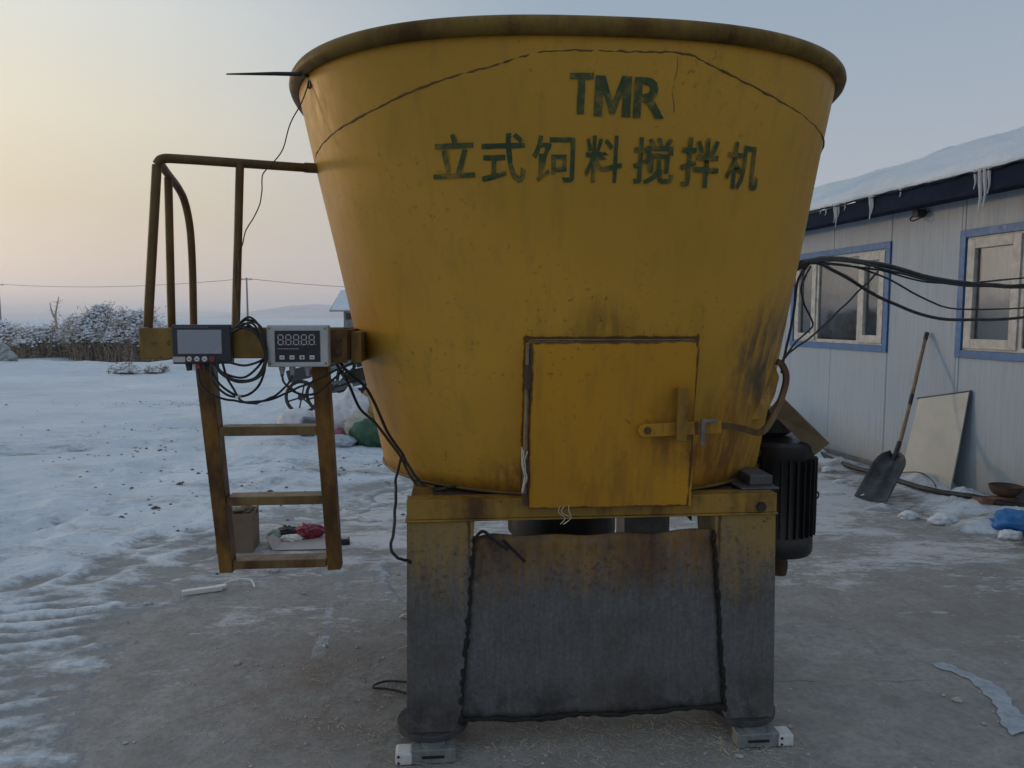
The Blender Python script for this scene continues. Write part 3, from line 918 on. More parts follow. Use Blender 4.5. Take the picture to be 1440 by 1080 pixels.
# handrail
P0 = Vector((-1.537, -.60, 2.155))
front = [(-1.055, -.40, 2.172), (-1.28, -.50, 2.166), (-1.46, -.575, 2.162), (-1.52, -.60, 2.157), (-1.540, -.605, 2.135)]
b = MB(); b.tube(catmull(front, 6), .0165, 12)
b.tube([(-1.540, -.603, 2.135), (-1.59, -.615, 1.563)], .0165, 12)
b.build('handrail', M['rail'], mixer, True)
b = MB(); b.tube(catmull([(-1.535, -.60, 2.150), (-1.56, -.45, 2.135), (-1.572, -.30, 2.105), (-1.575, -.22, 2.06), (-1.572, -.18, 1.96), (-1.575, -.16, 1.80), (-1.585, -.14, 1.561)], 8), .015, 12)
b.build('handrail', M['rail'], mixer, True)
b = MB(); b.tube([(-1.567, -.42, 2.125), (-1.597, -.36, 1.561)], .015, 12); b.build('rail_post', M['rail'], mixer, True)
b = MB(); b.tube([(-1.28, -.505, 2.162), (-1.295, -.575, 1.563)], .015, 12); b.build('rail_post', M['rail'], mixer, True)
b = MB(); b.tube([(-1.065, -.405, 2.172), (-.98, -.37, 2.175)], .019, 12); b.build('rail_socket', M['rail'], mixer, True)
# ladder
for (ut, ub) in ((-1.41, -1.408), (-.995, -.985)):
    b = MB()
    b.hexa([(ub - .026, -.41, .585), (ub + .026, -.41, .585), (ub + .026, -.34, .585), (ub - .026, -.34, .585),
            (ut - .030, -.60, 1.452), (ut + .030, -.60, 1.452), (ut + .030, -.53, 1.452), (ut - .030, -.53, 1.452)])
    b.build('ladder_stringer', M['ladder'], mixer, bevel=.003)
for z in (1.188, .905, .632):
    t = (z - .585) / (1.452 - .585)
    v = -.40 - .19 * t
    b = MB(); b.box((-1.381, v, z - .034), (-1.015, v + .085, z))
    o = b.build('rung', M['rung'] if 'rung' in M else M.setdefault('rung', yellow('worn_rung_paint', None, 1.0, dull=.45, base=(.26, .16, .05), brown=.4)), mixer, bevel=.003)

# ------------------------------------------------------------------ instruments, cables
def local_thing(name, u, v, z):
    return thing(name, ML(u, v, z), MTH)
M['bezel'] = simple('dark_blue_grey_plastic', (.022, .026, .036), .4, var=.2, scale=40, bump=.04)
M['screen'] = simple('switched_off_screen', (.27, .30, .345), .22, var=.04, scale=6, bump=0)
M['boxgrey'] = simple('light_grey_box_plastic', (.45, .455, .45), .5, var=.12, bump=.05)
M['panel'] = simple('black_membrane_panel', (.012, .013, .018), .35, var=.1, bump=0)
M['digit'] = simple('pale_digit_segment', (.50, .48, .50), .5, var=.1, bump=0)
M['button'] = simple('white_key', (.62, .62, .60), .5, var=.1, bump=0)
M['ink'] = simple('dark_ink', (.05, .05, .06), .6, var=.1, bump=0)
M['redb'] = simple('red_key', (.28, .05, .05), .5, var=.1, bump=0)
M['gland'] = simple('grey_cable_gland', (.30, .30, .31), .5, var=.1, bump=0)

hmi = local_thing('touch_screen_terminal', -1.382, -.648, 1.436)
tag(hmi, 'dark touch screen terminal with round keys on the platform beam', 'control screen')
b = MB(); b.box((-.101, -.045, 0), (.101, -.004, .138)); b.build('housing', M['bezel'], hmi, bevel=.006)
b = MB(); b.box((-.080, -.0475, .036), (.070, -.0455, .120)); b.build('display', M['screen'], hmi, bevel=.001)
for k, m in enumerate(('button', 'button', 'button', 'redb')):
    u = -.042 + k * .026
    b = MB(); b.lathe([(.001, -.051), (.0085, -.051), (.0095, -.0455), (.001, -.0455)], (u, 0, .018), 16, 'Y'); k_ = b.build('key', M[m], hmi, True)
    b = MB(); b.box((u - .004, -.0525, .0165), (u + .004, -.0515, .0195)); b.build('key_mark', M['ink'] if m == 'button' else M['bezel'], k_)
b = MB(); b.box((-.098, -.0468, .007), (-.056, -.0455, .026)); b.build('sticker', M['boxgrey'], hmi)
b = MB()
for k in range(11): b.box((-.088 + k * .0105, -.0462, .127), (-.081 + k * .0105, -.0454, .1315))
b.build('title_print', simple('grey_print', (.12, .13, .16), .6, var=.1, bump=0), hmi)
M['redplug'] = simple('red_plug', (.35, .03, .03), .5, var=.2, bump=0)
for u, m, r in ((-.052, 'black', .012), (-.034, 'button', .006), (-.018, 'redplug', .008), (.0, 'black', .011), (.045, 'gland', .007)):
    b = MB(); b.tube([(u, -.025, .002), (u + .003, -.027, -.024)], [r, r * .8], 10); b.build('connector', M[m], hmi, True)

ind = local_thing('weighing_indicator', -1.048, -.652, 1.425)
tag(ind, 'light grey weighing indicator box with a five digit display', 'scale indicator')
b = MB(); b.box((-.106, -.060, 0), (.106, -.004, .147)); b.build('housing', M['boxgrey'], ind, bevel=.005)
b = MB(); b.box((-.078, -.0625, .018), (.078, -.0605, .128)); pn = b.build('front_panel', M['panel'], ind, bevel=.0006)
for k in range(5):
    u = -.066 + k * .0268
    b = MB()
    w, h, z0 = .017, .017, .079
    def q(x0, x1, za, zb): b.box((u + x0, -.0637, za), (u + x1, -.0626, zb))
    t = .0032
    for zc in (z0, z0 + h, z0 + 2 * h): q(t * .6, w - t * .6, zc - t / 2, zc + t / 2)
    for zc in (z0, z0 + h):
        q(-t / 2, t / 2, zc + t * .7, zc + h - t * .7); q(w - t / 2, w + t / 2, zc + t * .7, zc + h - t * .7)
    q(w + t * 1.1, w + t * 2, z0 - t / 2, z0 + t / 2)
    b.build('digit', M['digit'], pn)
for k in range(4):
    u = -.054 + k * .0345
    b = MB(); b.box((u - .0085, -.064, .027), (u + .0085, -.0626, .041)); kk = b.build('key', M['button'], pn, bevel=.001)
    b = MB()
    if k == 2: b.box((u - .003, -.0648, .030), (u + .004, -.0641, .038))
    else: b.box((u - .005, -.0648, .0325), (u + .005, -.0641, .0352))
    b.build('key_mark', M['ink'], kk)
b = MB()
for k in range(14): b.box((-.068 + k * .0052, -.0633, .063), (-.0645 + k * .0052, -.0626, .0655))
b.build('small_print', M['boxgrey'], pn)
for u, z in ((-.096, .012), (.096, .012), (-.096, .135), (.096, .135)):
    b = MB(); b.lathe([(.001, -.0615), (.0042, -.0615), (.0046, -.0602), (.001, -.0602)], (u, 0, z), 10, 'Y'); b.build('screw', M['steel'], ind, True)
for u in (-.062, -.026, .028):
    b = MB(); b.tube([(u, -.03, .001), (u, -.03, -.012), (u, -.03, -.013), (u, -.031, -.034)], [.011, .011, .009, .006], 12); b.build('cable_gland', M['gland'], ind, True)

def cable(name, pts, r, label, group=None, local=True, n=8, mat='black'):
    P = [ML(*p) if local else p for p in pts]
    o0 = Vector(P[0])
    cr = random.Random(len(P) * 31 + int(r * 1e5)); Q = catmull(P, 3)
    Q = [q + Vector((cr.gauss(0, .0008), cr.gauss(0, .0008), cr.gauss(0, .0011))) if 0 < i < len(Q) - 1 else q for i, q in enumerate(Q)]
    b = MB(); b.tube([p - o0 for p in catmull(Q, 4)], r, 8)
    o = b.build(name, M[mat], None, True)
    o.location = o0
    return tag(o, label, 'cable', group)

v = -.70
coil = thing('coiled_cable', ML(-1.25, -.70, 1.33), MTH)
tag(coil, 'black cable coiled in hanging loops between the two instrument boxes', 'cable')
loops = [[(-1.273, 1.54), (-1.227, 1.59), (-1.168, 1.56), (-1.156, 1.465), (-1.183, 1.365), (-1.248, 1.322), (-1.315, 1.366), (-1.342, 1.429), (-1.327, 1.445)],
         [(-1.265, 1.56), (-1.21, 1.60), (-1.163, 1.54), (-1.162, 1.415), (-1.211, 1.335), (-1.284, 1.325), (-1.336, 1.379), (-1.346, 1.44)],
         [(-1.252, 1.565), (-1.196, 1.578), (-1.159, 1.503), (-1.166, 1.453), (-1.233, 1.39), (-1.306, 1.411), (-1.322, 1.445)],
         [(-1.26, 1.55), (-1.216, 1.578), (-1.173, 1.528), (-1.156, 1.465), (-1.22, 1.433), (-1.288, 1.446)],
         [(-1.245, 1.57), (-1.187, 1.545), (-1.158, 1.465), (-1.192, 1.39), (-1.258, 1.383), (-1.311, 1.416), (-1.324, 1.445)],
         [(-1.268, 1.548), (-1.20, 1.565), (-1.152, 1.49), (-1.17, 1.40), (-1.24, 1.375), (-1.305, 1.40), (-1.33, 1.44)],
         [(-1.298, 1.44), (-1.29, 1.391), (-1.266, 1.353), (-1.236, 1.31), (-1.187, 1.299)]]
for k, lp in enumerate(loops):
    b = MB()
    P = [(u + 1.25, -.004 * k + .012 * math.sin(i * 1.7 + k) - .012, z - 1.33) for i, (u, z) in enumerate(lp)]
    b.tube(catmull(P, 8), .0042, 8); b.build('loop', M['black'], coil, True)
b = MB(); b.box((-.006, -.05, -.012), (.004, .0, -.002)); b.build('cable_tie', M['white'], coil)
cable('sagging_cable', [(-1.401, -.68, 1.42), (-1.387, -.70, 1.366), (-1.345, -.70, 1.326), (-1.273, -.70, 1.305), (-1.199, -.70, 1.302), (-1.125, -.70, 1.319), (-1.05, -.70, 1.351), (-.988, -.68, 1.376), (-.925, -.66, 1.409), (-.865, -.62, 1.434)], .004, 'black cable sagging below both boxes from the screen to the tub')
cable('gland_cable', [(-1.11, -.685, 1.40), (-1.106, -.69, 1.377), (-1.08, -.69, 1.344), (-1.039, -.69, 1.323), (-.989, -.68, 1.33), (-.951, -.65, 1.363), (-.90, -.60, 1.41)], .004, 'black cable looping from the left gland of the weighing box to the tub')
cable('gland_cable', [(-1.074, -.685, 1.40), (-1.077, -.69, 1.384), (-1.10, -.70, 1.349), (-1.15, -.71, 1.314), (-1.199, -.70, 1.296)], .004, 'black cable curving left from the second gland of the weighing box')
cable('tub_cable', [(-.92, -.62, 1.44), (-.885, -.63, 1.40), (-.826, -.55, 1.327), (-.758, -.49, 1.157), (-.702, -.47, 1.063), (-.655, -.50, .986), (-.595, -.56, .945), (-.50, -.62, .965)], .006, 'black cable running down the lower left of the tub to the beam, upper one')
cable('tub_cable', [(-.93, -.61, 1.43), (-.895, -.60, 1.37), (-.86, -.53, 1.26), (-.80, -.50, 1.19), (-.715, -.48, 1.065), (-.672, -.50, .985), (-.62, -.56, .938), (-.53, -.63, .962)], .0055, 'black cable sagging off the lower left tub beside its twin')
cable('hanging_cable', [(-.705, -.49, 1.06), (-.72, -.60, .99), (-.712, -.74, .94), (-.715, -.80, .86), (-.725, -.83, .80), (-.70, -.83, .765), (-.672, -.80, .745), (-.66, -.775, .73)], .0055, 'thin black cable hanging free in front of the left leg')
cable('frame_cable', [(-.52, -.62, .87), (-.42, -.60, .85), (-.33, -.58, .84), (-.25, -.56, .86), (-.18, -.55, .87)], .006, 'black cable slung under the front beam beside the gearbox')

# antenna with its lead
ant = thing('magnetic_antenna', ML(-1.012, -.655, 2.437), MTH)
tag(ant, 'black rod antenna sticking out sideways below the rim', 'antenna')
b = MB(); b.tube([(-.01, 0, .006), (-.10, -.004, .004), (-.262, -.012, -.004)], [.0075, .0065, .0025], 10); b.build('rod', M['black'], ant, True)
b = MB(); b.tube([(.0, .0, .006), (.055, .05, .006)], .008, 10); b.build('stem', M['black'], ant, True)
b = MB(); b.obox((.018, .02, .004), (.02, .03, .078), (0, 0, .6)); b.lathe([(.001, .03), (.028, .03), (.03, .06), (.001, .06)], (.03, 0, .004), 16, 'Y'); b.build('magnet_base', M['black'], ant, bevel=.003)
cable('antenna_lead', [(-1.0, -.645, 2.425), (-1.03, -.62, 2.36), (-1.087, -.57, 2.284), (-1.118, -.56, 2.195), (-1.186, -.555, 2.118), (-1.194, -.55, 2.042), (-1.217, -.55, 1.978), (-1.256, -.55, 1.913), (-1.272, -.552, 1.849), (-1.29, -.56, 1.80), (-1.283, -.60, 1.68), (-1.27, -.62, 1.57)], .0022, 'thin black antenna lead wandering down to the railing post')

# load cells under the front feet
M['cell'] = simple('white_load_cell_coat', (.62, .63, .62), .45, var=.15, scale=30)
M['cellsteel'] = simple('grey_load_cell_steel', (.24, .26, .26), .45, .3, scale=30)
def load_cell(u, v, lab, side):
    t = local_thing('load_cell', u, v, 0)
    tag(t, lab, 'load cell', 'load cells under the mixer feet')
    b = MB(); b.box((-.08, -.03, .004), (.08, .03, .056)); b.build('body', M['cellsteel'], t, bevel=.003)
    b = MB(); x0 = -.135 if side < 0 else .075
    b.box((x0, -.034, .003), (x0 + .06, .034, .050)); e = b.build('end_block', M['cell'], t, bevel=.008)
    for z in (.014, .038):
        b = MB(); b.lathe([(.001, -.0365), (.005, -.0365), (.005, -.034), (.001, -.034)], (x0 + .012, 0, z), 10, 'Y'); b.build('bolt_hole', M['black'], e)
    b = MB(); b.box((-.04, -.0325, .024), (.04, -.0302, .034)); b.build('slot', M['black'], t)
    b = MB(); b.lathe([(.001, .056), (.045, .056), (.045, .0618), (.001, .0618)], (0, .02, 0), 16); b.build('bearing_pad', M['cellsteel'], t)
    return t
load_cell(-.585, -.80, 'white and grey load cell under the nearer left foot', -1)
load_cell(.62, -.80, 'white and grey load cell under the right front foot', 1)
load_cell(-.56, .60, 'white and grey load cell under the rear left foot', -1)
load_cell(.55, .60, 'white and grey load cell under the rear right foot', 1)

# ------------------------------------------------------------------ the site office on the right
BX, BY = 4.252, 6.142
BD = Vector((-.177, .984, 0)).normalized()      # along the wall, away from the camera
BN = Vector((-BD.y, BD.x, 0))                   # out of the wall, towards the yard
office = thing('site_office', (BX, BY, 0), math.atan2(BD.y, BD.x))
# local frame of the office: +x along the wall (away), +y out of the wall to the yard
tag(office, 'long white sandwich panel site office with blue window trims and snowy roof', 'building')
def WP(s, off, z): return (BX + BD.x * s + BN.x * off, BY + BD.y * s + BN.y * off, z)
def mat_panel():
    n = NT('white_sheet_panel')
    c = n.mix(n.mr(n.noise(.8, 4, .6), .3, .7), (.26, .345, .43), (.31, .395, .48))
    z = n.sep(n.obj)[2]
    splash = n.mr(n.math('ADD', z, n.mr(n.noise(5, 6, .7), .2, .8, -.25, .25)), .45, .0, 0, .7)
    c = n.mix(splash, c, (.28, .27, .25))
    dr = n.noise(6, 5, .65, stretch=(5, 1, .25))
    c = n.mix(n.mr(dr, .5, .75, 0, .5), c, (.24, .25, .25))
    top = n.math('MULTIPLY', n.mr(z, 1.9, 2.65), n.mr(n.noise(10, 4, .6, stretch=(5, 1, .3)), .4, .65), True)
    c = n.mix(n.math('MULTIPLY', top, .45), c, (.33, .28, .24))
    return n.done(c, n.mr(dr, .3, .8, .38, .6), 0, n.bump(n.noise(1.5, 2), .06, .02), .4)
M['panelw'] = mat_panel()
M['blue'] = simple('blue_window_trim', (.018, .125, .32), .45, var=.2, scale=10)
M['pvc'] = simple('white_pvc', (.45, .45, .43), .5, var=.3, scale=14)
M['dark_fascia'] = simple('dark_blue_fascia', (.010, .017, .040), .8, var=.3, scale=6, spec=.08)
def mat_glass():
    n = NT('window_glass')
    t = n.t
    tr = t.nodes.new('ShaderNodeBsdfTransparent'); tr.inputs[0].default_value = (.94, .96, .96, 1)
    gl = t.nodes.new('ShaderNodeBsdfGlossy'); gl.inputs['Roughness'].default_value = .03; gl.inputs['Color'].default_value = (.7, .74, .78, 1)
    fr = t.nodes.new('ShaderNodeFresnel'); fr.inputs['IOR'].default_value = 1.55
    nb = n.bump(n.noise(1.6, 2, .5), .15, .02)
    t.links.new(nb, gl.inputs['Normal'])
    f = n.mr(fr.outputs[0], 0, 1, .05, .9)
    mx = t.nodes.new('ShaderNodeMixShader')
    t.links.new(f, mx.inputs[0]); t.links.new(tr.outputs[0], mx.inputs[1]); t.links.new(gl.outputs[0], mx.inputs[2])
    t.links.new(mx.outputs[0], t.nodes['Material Output'].inputs['Surface'])
    return n.m
M['glass'] = mat_glass()
WALL_T = 2.70
WINS = [(-1.08, .84), (1.79, 3.67)]
WZ0, WZ1 = 1.23, 2.385
def panel(s0, s1):
    """one sheet panel with pressed ribs; windows cut out of it"""
    b = MB()
    cuts = sorted({s0, s1} | {e for w in WINS for e in w if s0 < e < s1})
    def sheet(a, c, z0, z1):
        nonlocal b
        prof = []
        x = a
        prof.append((a, -.004))
        prof.append((a + .006, .0))
        x = a + .006
        k = 0
        while x + .056 < c - .006:
            prof += [(x + .040, .0), (x + .044, -.0008), (x + .050, -.0008), (x + .054, .0)]
            x += .056
        prof += [(c - .006, .0), (c - .001, -.004)]
        n = len(prof)
        vs = [(p[0], p[1], z0) for p in prof] + [(p[0], p[1], z1) for p in prof]
        vs += [(prof[0][0], -.06, z0), (prof[-1][0], -.06, z0), (prof[0][0], -.06, z1), (prof[-1][0], -.06, z1)]
        fs = [(i, i + 1, n + i + 1, n + i) for i in range(n - 1)]
        fs += [(0, n, 2 * n + 2, 2 * n), (n - 1, 2 * n + 1, 2 * n + 3, 2 * n - 1), (2 * n, 2 * n + 2, 2 * n + 3, 2 * n + 1)]
        fs += [tuple([2 * n] + list(range(n)) + [2 * n + 1])[::-1], tuple([2 * n + 2] + list(range(n, 2 * n)) + [2 * n + 3])]
        b.add(vs, fs)
    for a, c in zip(cuts[:-1], cuts[1:]):
        m = (a + c) / 2
        if any(w[0] < m < w[1] for w in WINS):
            sheet(a, c, .02, WZ0); b.build('wall_panel', M['panelw'], office); b = MB()
            sheet(a, c, WZ1, WALL_T)
        else:
            sheet(a, c, .02, WALL_T)
        b.build('wall_panel', M['panelw'], office); b = MB()

for k in range(-3, 7): panel(-.2 + k, .8 + k - .002)
M['inside'] = simple('dim_room_wall', (.30, .28, .25), .9, var=.2, scale=2, bump=0)
b = MB()
b.add([(-3.2, -.065, 0), (6.8, -.065, 0), (6.8, -5.0, 0), (-3.2, -5.0, 0), (-3.2, -.065, WALL_T), (6.8, -.065, WALL_T), (6.8, -5.0, WALL_T), (-3.2, -5.0, WALL_T)],
      [(0, 1, 2, 3), (1, 2, 6, 5), (2, 3, 7, 6), (3, 0, 4, 7), (4, 5, 6, 7)])
b.build('back_walls', M['inside'], office)
b = MB(); b.box((-3.2, -.10, -.02), (6.8, .05, .045)); b.build('footing', simple('concrete_footing', (.16, .155, .15), .85, scale=9, bump=.4), office, bevel=.006)
def window(s0, s1, parts, curtains):
    w = MB(); t = .07
    w.box((s0, -.03, WZ0), (s0 + t, .018, WZ1)); w.box((s1 - t, -.03, WZ0), (s1, .018, WZ1))
    w.box((s0 + t, -.03, WZ0), (s1 - t, .018, WZ0 + t)); w.box((s0 + t, -.03, WZ1 - t), (s1 - t, .018, WZ1))
    root = w.build('window', M['blue'], office, bevel=.003)
    a0, a1, z0, z1 = s0 + t, s1 - t, WZ0 + t, WZ1 - t
    f = MB(); q = .04
    f.box((a0, -.045, z0), (a0 + q, -.004, z1)); f.box((a1 - q, -.045, z0), (a1, -.004, z1))
    f.box((a0 + q, -.045, z0), (a1 - q, -.004, z0 + q)); f.box((a0 + q, -.045, z1 - q), (a1 - q, -.004, z1))
    for m in parts[1:-1]: f.box((m - .03, -.045, z0 + q), (m + .03, -.004, z1 - q))
    f.build('frame', M['pvc'], root, bevel=.003)
    for i in range(len(parts) - 1):
        p0, p1 = parts[i] + (.03 if i else q), parts[i + 1] - (.03 if i < len(parts) - 2 else q)
        if curtains[i][0] == 'sash':
            h = MB(); g_ = .065
            h.box((p0 - .02, -.04, z0 + q - .02), (p0 + g_, .012, z1 - q + .02)); h.box((p1 - g_, -.04, z0 + q - .02), (p1 + .02, .012, z1 - q + .02))
            h.box((p0 + g_, -.04, z0 + q - .02), (p1 - g_, .012, z0 + q + g_)); h.box((p0 + g_, -.04, z1 - q - g_), (p1 - g_, .012, z1 - q + .02))
            h.build('sash', M['pvc'], root, bevel=.004)
        gl = MB(); gl.box((p0, -.026, z0 + q), (p1, -.021, z1 - q)); gl.build('pane', M['glass'], root)
        col = curtains[i][1]
        if col:
            cm = simple('curtain_cloth', col, .9, var=.15, scale=4, bump=.1)
            cb = MB(); nn = 48; vs = []
            for k in range(nn + 1):
                x = p0 - .05 + (p1 - p0 + .1) * k / nn
                y = -.13 + .012 * math.sin(k * 1.1) + .006 * math.sin(k * .37)
                vs += [(x, y, z0 - .05), (x, y, z1 + .05)]
            cb.add(vs, [(2 * k, 2 * k + 2, 2 * k + 3, 2 * k + 1) for k in range(nn)])
            cb.build('curtain', cm, root, True)
    return root
window(1.79, 3.67, [1.86, 2.30, 3.12, 3.60], [('sash', (.66, .66, .58)), ('fix', (.55, .54, .52)), ('sash', (.74, .56, .48))])
window(-1.08, .84, [-1.01, -.45, .16, .77], [('sash', (.6, .54, .45)), ('fix', (.42, .42, .44)), ('sash', (.84, .77, .62))])
# roof with dark eave fascia, ridged sheet edge and snow on top
b = MB(); b.box((-3.3, .24, 2.635), (6.9, .30, 2.80)); b.build('fascia', M['dark_fascia'], office, bevel=.004)
b = MB(); b.box((-3.3, .0, 2.66), (6.9, .238, 2.685)); b.build('soffit', M['dark_fascia'], office)
SL = .34
b = MB()
vs = []; nn = 160
for k in range(nn + 1):
    x = -3.35 + 10.3 * k / nn
    z = .012 * (1 if (k % 8) in (3, 4) else 0)
    vs += [(x, .33, 2.805 + z), (x, -2.6, 2.805 + 2.93 * SL + z), (x, -5.5, 2.805 + z)]
b.add(vs, [(3 * k, 3 * k + 3, 3 * k + 4, 3 * k + 1) for k in range(nn)] + [(3 * k + 1, 3 * k + 4, 3 * k + 5, 3 * k + 2) for k in range(nn)])
o = b.build('roof_sheet', M['dark_fascia'], office); o.modifiers.new('Solidify', 'SOLIDIFY').thickness = .012
nn, mm = 260, 26
vs = []
edge = [.30 + .05 * float(fbm(np.array([k * .16]), np.array([2.]), 4)[0]) - .10 * max(0, float(fbm(np.array([k * .05 + 40]), np.array([7.]), 3)[0])) for k in range(nn + 1)]
for k in range(nn + 1):
    x = -3.35 + 10.3 * k / nn
    for j in range(mm + 1):
        t = (j / mm) ** 1.6
        y = edge[k] + (-5.45 - edge[k]) * t
        zr = 2.805 + (.33 - y) * SL if y > -2.6 else 2.805 + (y + 5.5) / 2.9 * 2.93 * SL
        d = .115 * (1 - math.exp(-(edge[k] - y) * 14)) * (1 + .7 * float(fbm(np.array([x * 1.9]), np.array([y * 1.9]), 3)[0])) + .012
        vs.append((x, y, zr + d))
b.__init__()
b.add(vs, [(k * (mm + 1) + j, (k + 1) * (mm + 1) + j, (k + 1) * (mm + 1) + j + 1, k * (mm + 1) + j + 1) for k in range(nn) for j in range(mm)])
o = b.build('roof_snow', M['fresh'], office, True, angle=80)
o.modifiers.new('Solidify', 'SOLIDIFY').thickness = .012
# icicles
def mat_ice():
    n = NT('clear_ice')
    n.b.inputs['Transmission Weight'].default_value = .55
    n.b.inputs['IOR'].default_value = 1.31
    return n.done((.82, .86, .90), .22, 0, n.bump(n.noise(30, 3), .3, .01))
M['ice'] = mat_ice()
for s, ln, r in ((2.50, .10, .012), (2.33, .20, .016), (2.30, .26, .014), (2.26, .15, .012), (1.72, .24, .020), (1.69, .18, .014), (.30, .36, .022), (.25, .32, .02), (.21, .22, .014), (.36, .16, .012), (2.6, .07, .01), (1.28, .08, .011), (2.15, .09, .010)):
    b = MB()
    pts = [(s + .012 * math.sin(i * 1.3) * i * .15, .315, 2.83 - ln * i / 6) for i in range(7)]
    b.tube(pts, [r * (1 - i / 6.6) + .002 for i in range(7)], 8); b.build('icicle', M['ice'], office, True)
# vent stub below the eave
b = MB(); b.tube([(1.34, -.02, 2.61), (1.34, .10, 2.605)], .04, 16); b.build('vent_pipe', M['darksteel'], office, True)
b = MB(); b.tube(catmull([(1.44, .01, 2.62), (1.40, .10, 2.56), (1.33, .13, 2.53), (1.27, .08, 2.56), (1.25, .01, 2.62)], 5), .007, 6); b.build('wire_loop', M['black'], office, True)

# ------------------------------------------------------------------ leaning and lying by the wall
# shovel
shv = thing('shovel', (3.12, 6.44, 0))
tag(shv, 'long handled scoop shovel leaning on the office wall', 'shovel')
tip = Vector((3.12, 6.44, .012)); joint = Vector((3.53, 6.85, .31)); top_ = Vector(WP(1.18, .03, 1.44))
ax = (joint - tip).normalized(); side = ax.cross(Vector((0, 0, 1))).normalized(); up = side.cross(ax)
L_ = (joint - tip).length
nn, mm = 14, 12
vs = []
for i in range(nn + 1):
    t = i / nn
    hw = .14 * (1 if t < .72 else math.sqrt(max(0.02, 1 - ((t - .72) / .29) ** 2)))
    for j in range(mm + 1):
        a = -1 + 2 * j / mm
        h = .055 * (abs(a) ** 3) * (.35 + .65 * t) + .07 * max(0, t - .75) ** 1.2 * 2 + .022 * math.exp(-(a / .13) ** 2) * min(1, t * 1.6)
        vs.append(tip + ax * (L_ * t) + side * (a * hw) + up * h - tip * 1)
vs = [p + tip - Vector((3.12, 6.44, 0)) for p in vs]
b = MB(); b.add(vs, [(i * (mm + 1) + j, i * (mm + 1) + j + 1, (i + 1) * (mm + 1) + j + 1, (i + 1) * (mm + 1) + j) for i in range(nn) for j in range(mm)])
M['blade'] = simple('worn_dark_blade', (.055, .06, .068), .45, .5, var=.6, scale=7, bump=.2)
o = b.build('blade', M['blade'], shv, True, angle=80); o.modifiers.new('Solidify', 'SOLIDIFY').thickness = .004
O_ = Vector((3.12, 6.44, 0))
b = MB(); b.tube([joint - O_ - ax * .10, joint - O_ + (top_ - joint).normalized() * .16], [.022, .021], 12); b.build('socket', M['darksteel'], shv, True)
M['wood'] = simple('weathered_wood', (.24, .17, .10), .75, var=.5, scale=14, bump=.3)
hp = [joint - O_ + (top_ - joint) * t + Vector((.006 * math.sin(t * 5), 0, 0)) for t in [i / 12 for i in range(13)]]
b = MB(); b.tube(hp, [.017 + .001 * math.sin(i) for i in range(13)], 10); b.build('handle', M['wood'], shv, True)
b = MB(); b.tube([hp[5] + (hp[6] - hp[5]) * .0, hp[6]], .0185, 10); b.build('tape_wrap', M['black'], shv, True)
b = MB(); b.tube([hp[11] + (hp[12] - hp[11]) * .4, hp[12] + (hp[12] - hp[11]) * .1], .020, 10); b.build('handle_cap', M['darksteel'], shv, True)

# white board against the wall
brd = thing('leaning_board', WP(.93, .16, 0), math.atan2(BD.y, BD.x))
tag(brd, 'off-white sheet board with a dark torn edge leaning on the office wall', 'board')
M['boardw'] = simple('off_white_board', (.44, .45, .42), .7, var=.12, scale=3, bump=.08)
b = MB(); b.hexa([(-.30, .0, .0), (.36, .0, .0), (.36, .014, .0), (-.30, .014, .0), (-.31, -.15, .93), (.33, -.15, .80), (.33, -.136, .80), (-.31, -.136, .93)])
b.build('sheet', M['boardw'], brd, bevel=.002)
M['darkedge'] = simple('dark_edge_strip', (.05, .055, .065), .6, scale=20)
b = MB(); b.tube([(-.315, -.142, .938), (-.10, -.142, .893), (.20, -.143, .832), (.36, -.143, .80)], .009, 6)
b.build('edge_strip', M['darkedge'], brd, True)
b = MB(); b.tube([(-.312, -.14, .935), (-.31, -.09, .60), (-.318, -.06, .40)], [.011, .008, .003], 6); b.build('edge_strip', M['darkedge'], brd, True)
b = MB(); b.tube(catmull([(.34, .05, .06), (.20, .07, .10), (.0, .09, .14), (-.12, .10, .13), (-.22, .10, .08), (-.26, .11, .02)], 5), .006, 6)
o = b.build('loose_wire', M['darkedge'], None, True); o.location = brd.location; o.rotation_euler = brd.rotation_euler
tag(o, 'thin bent wire lying across the foot of the white board', 'wire')

# hose along the wall
hp = [(3.35, 10.2, .03), (3.45, 9.3, .03), (3.52, 8.669, .04), (3.535, 7.846, .045), (3.60, 7.3, .05), (3.69, 6.864, .055), (3.75, 6.45, .055), (3.85, 6.20, .06), (4.02, 6.08, .065), (4.25, 6.0, .06), (4.45, 5.75, .04)]
hp = [(x, y, max(z, snow_z(x, y) + .022)) for x, y, z in hp]
o = cable('hose', hp, .026, 'thick black hose lying along the foot of the office wall', None, False)
o['category'] = 'hose'
o = cable('thin_hose', [(3.78, 6.33, .02), (3.83, 6.10, .018), (3.90, 5.85, .015), (4.0, 5.6, .015)], .010, 'thin black tube branching off the thick hose by the brick', None, False)
o['category'] = 'hose'
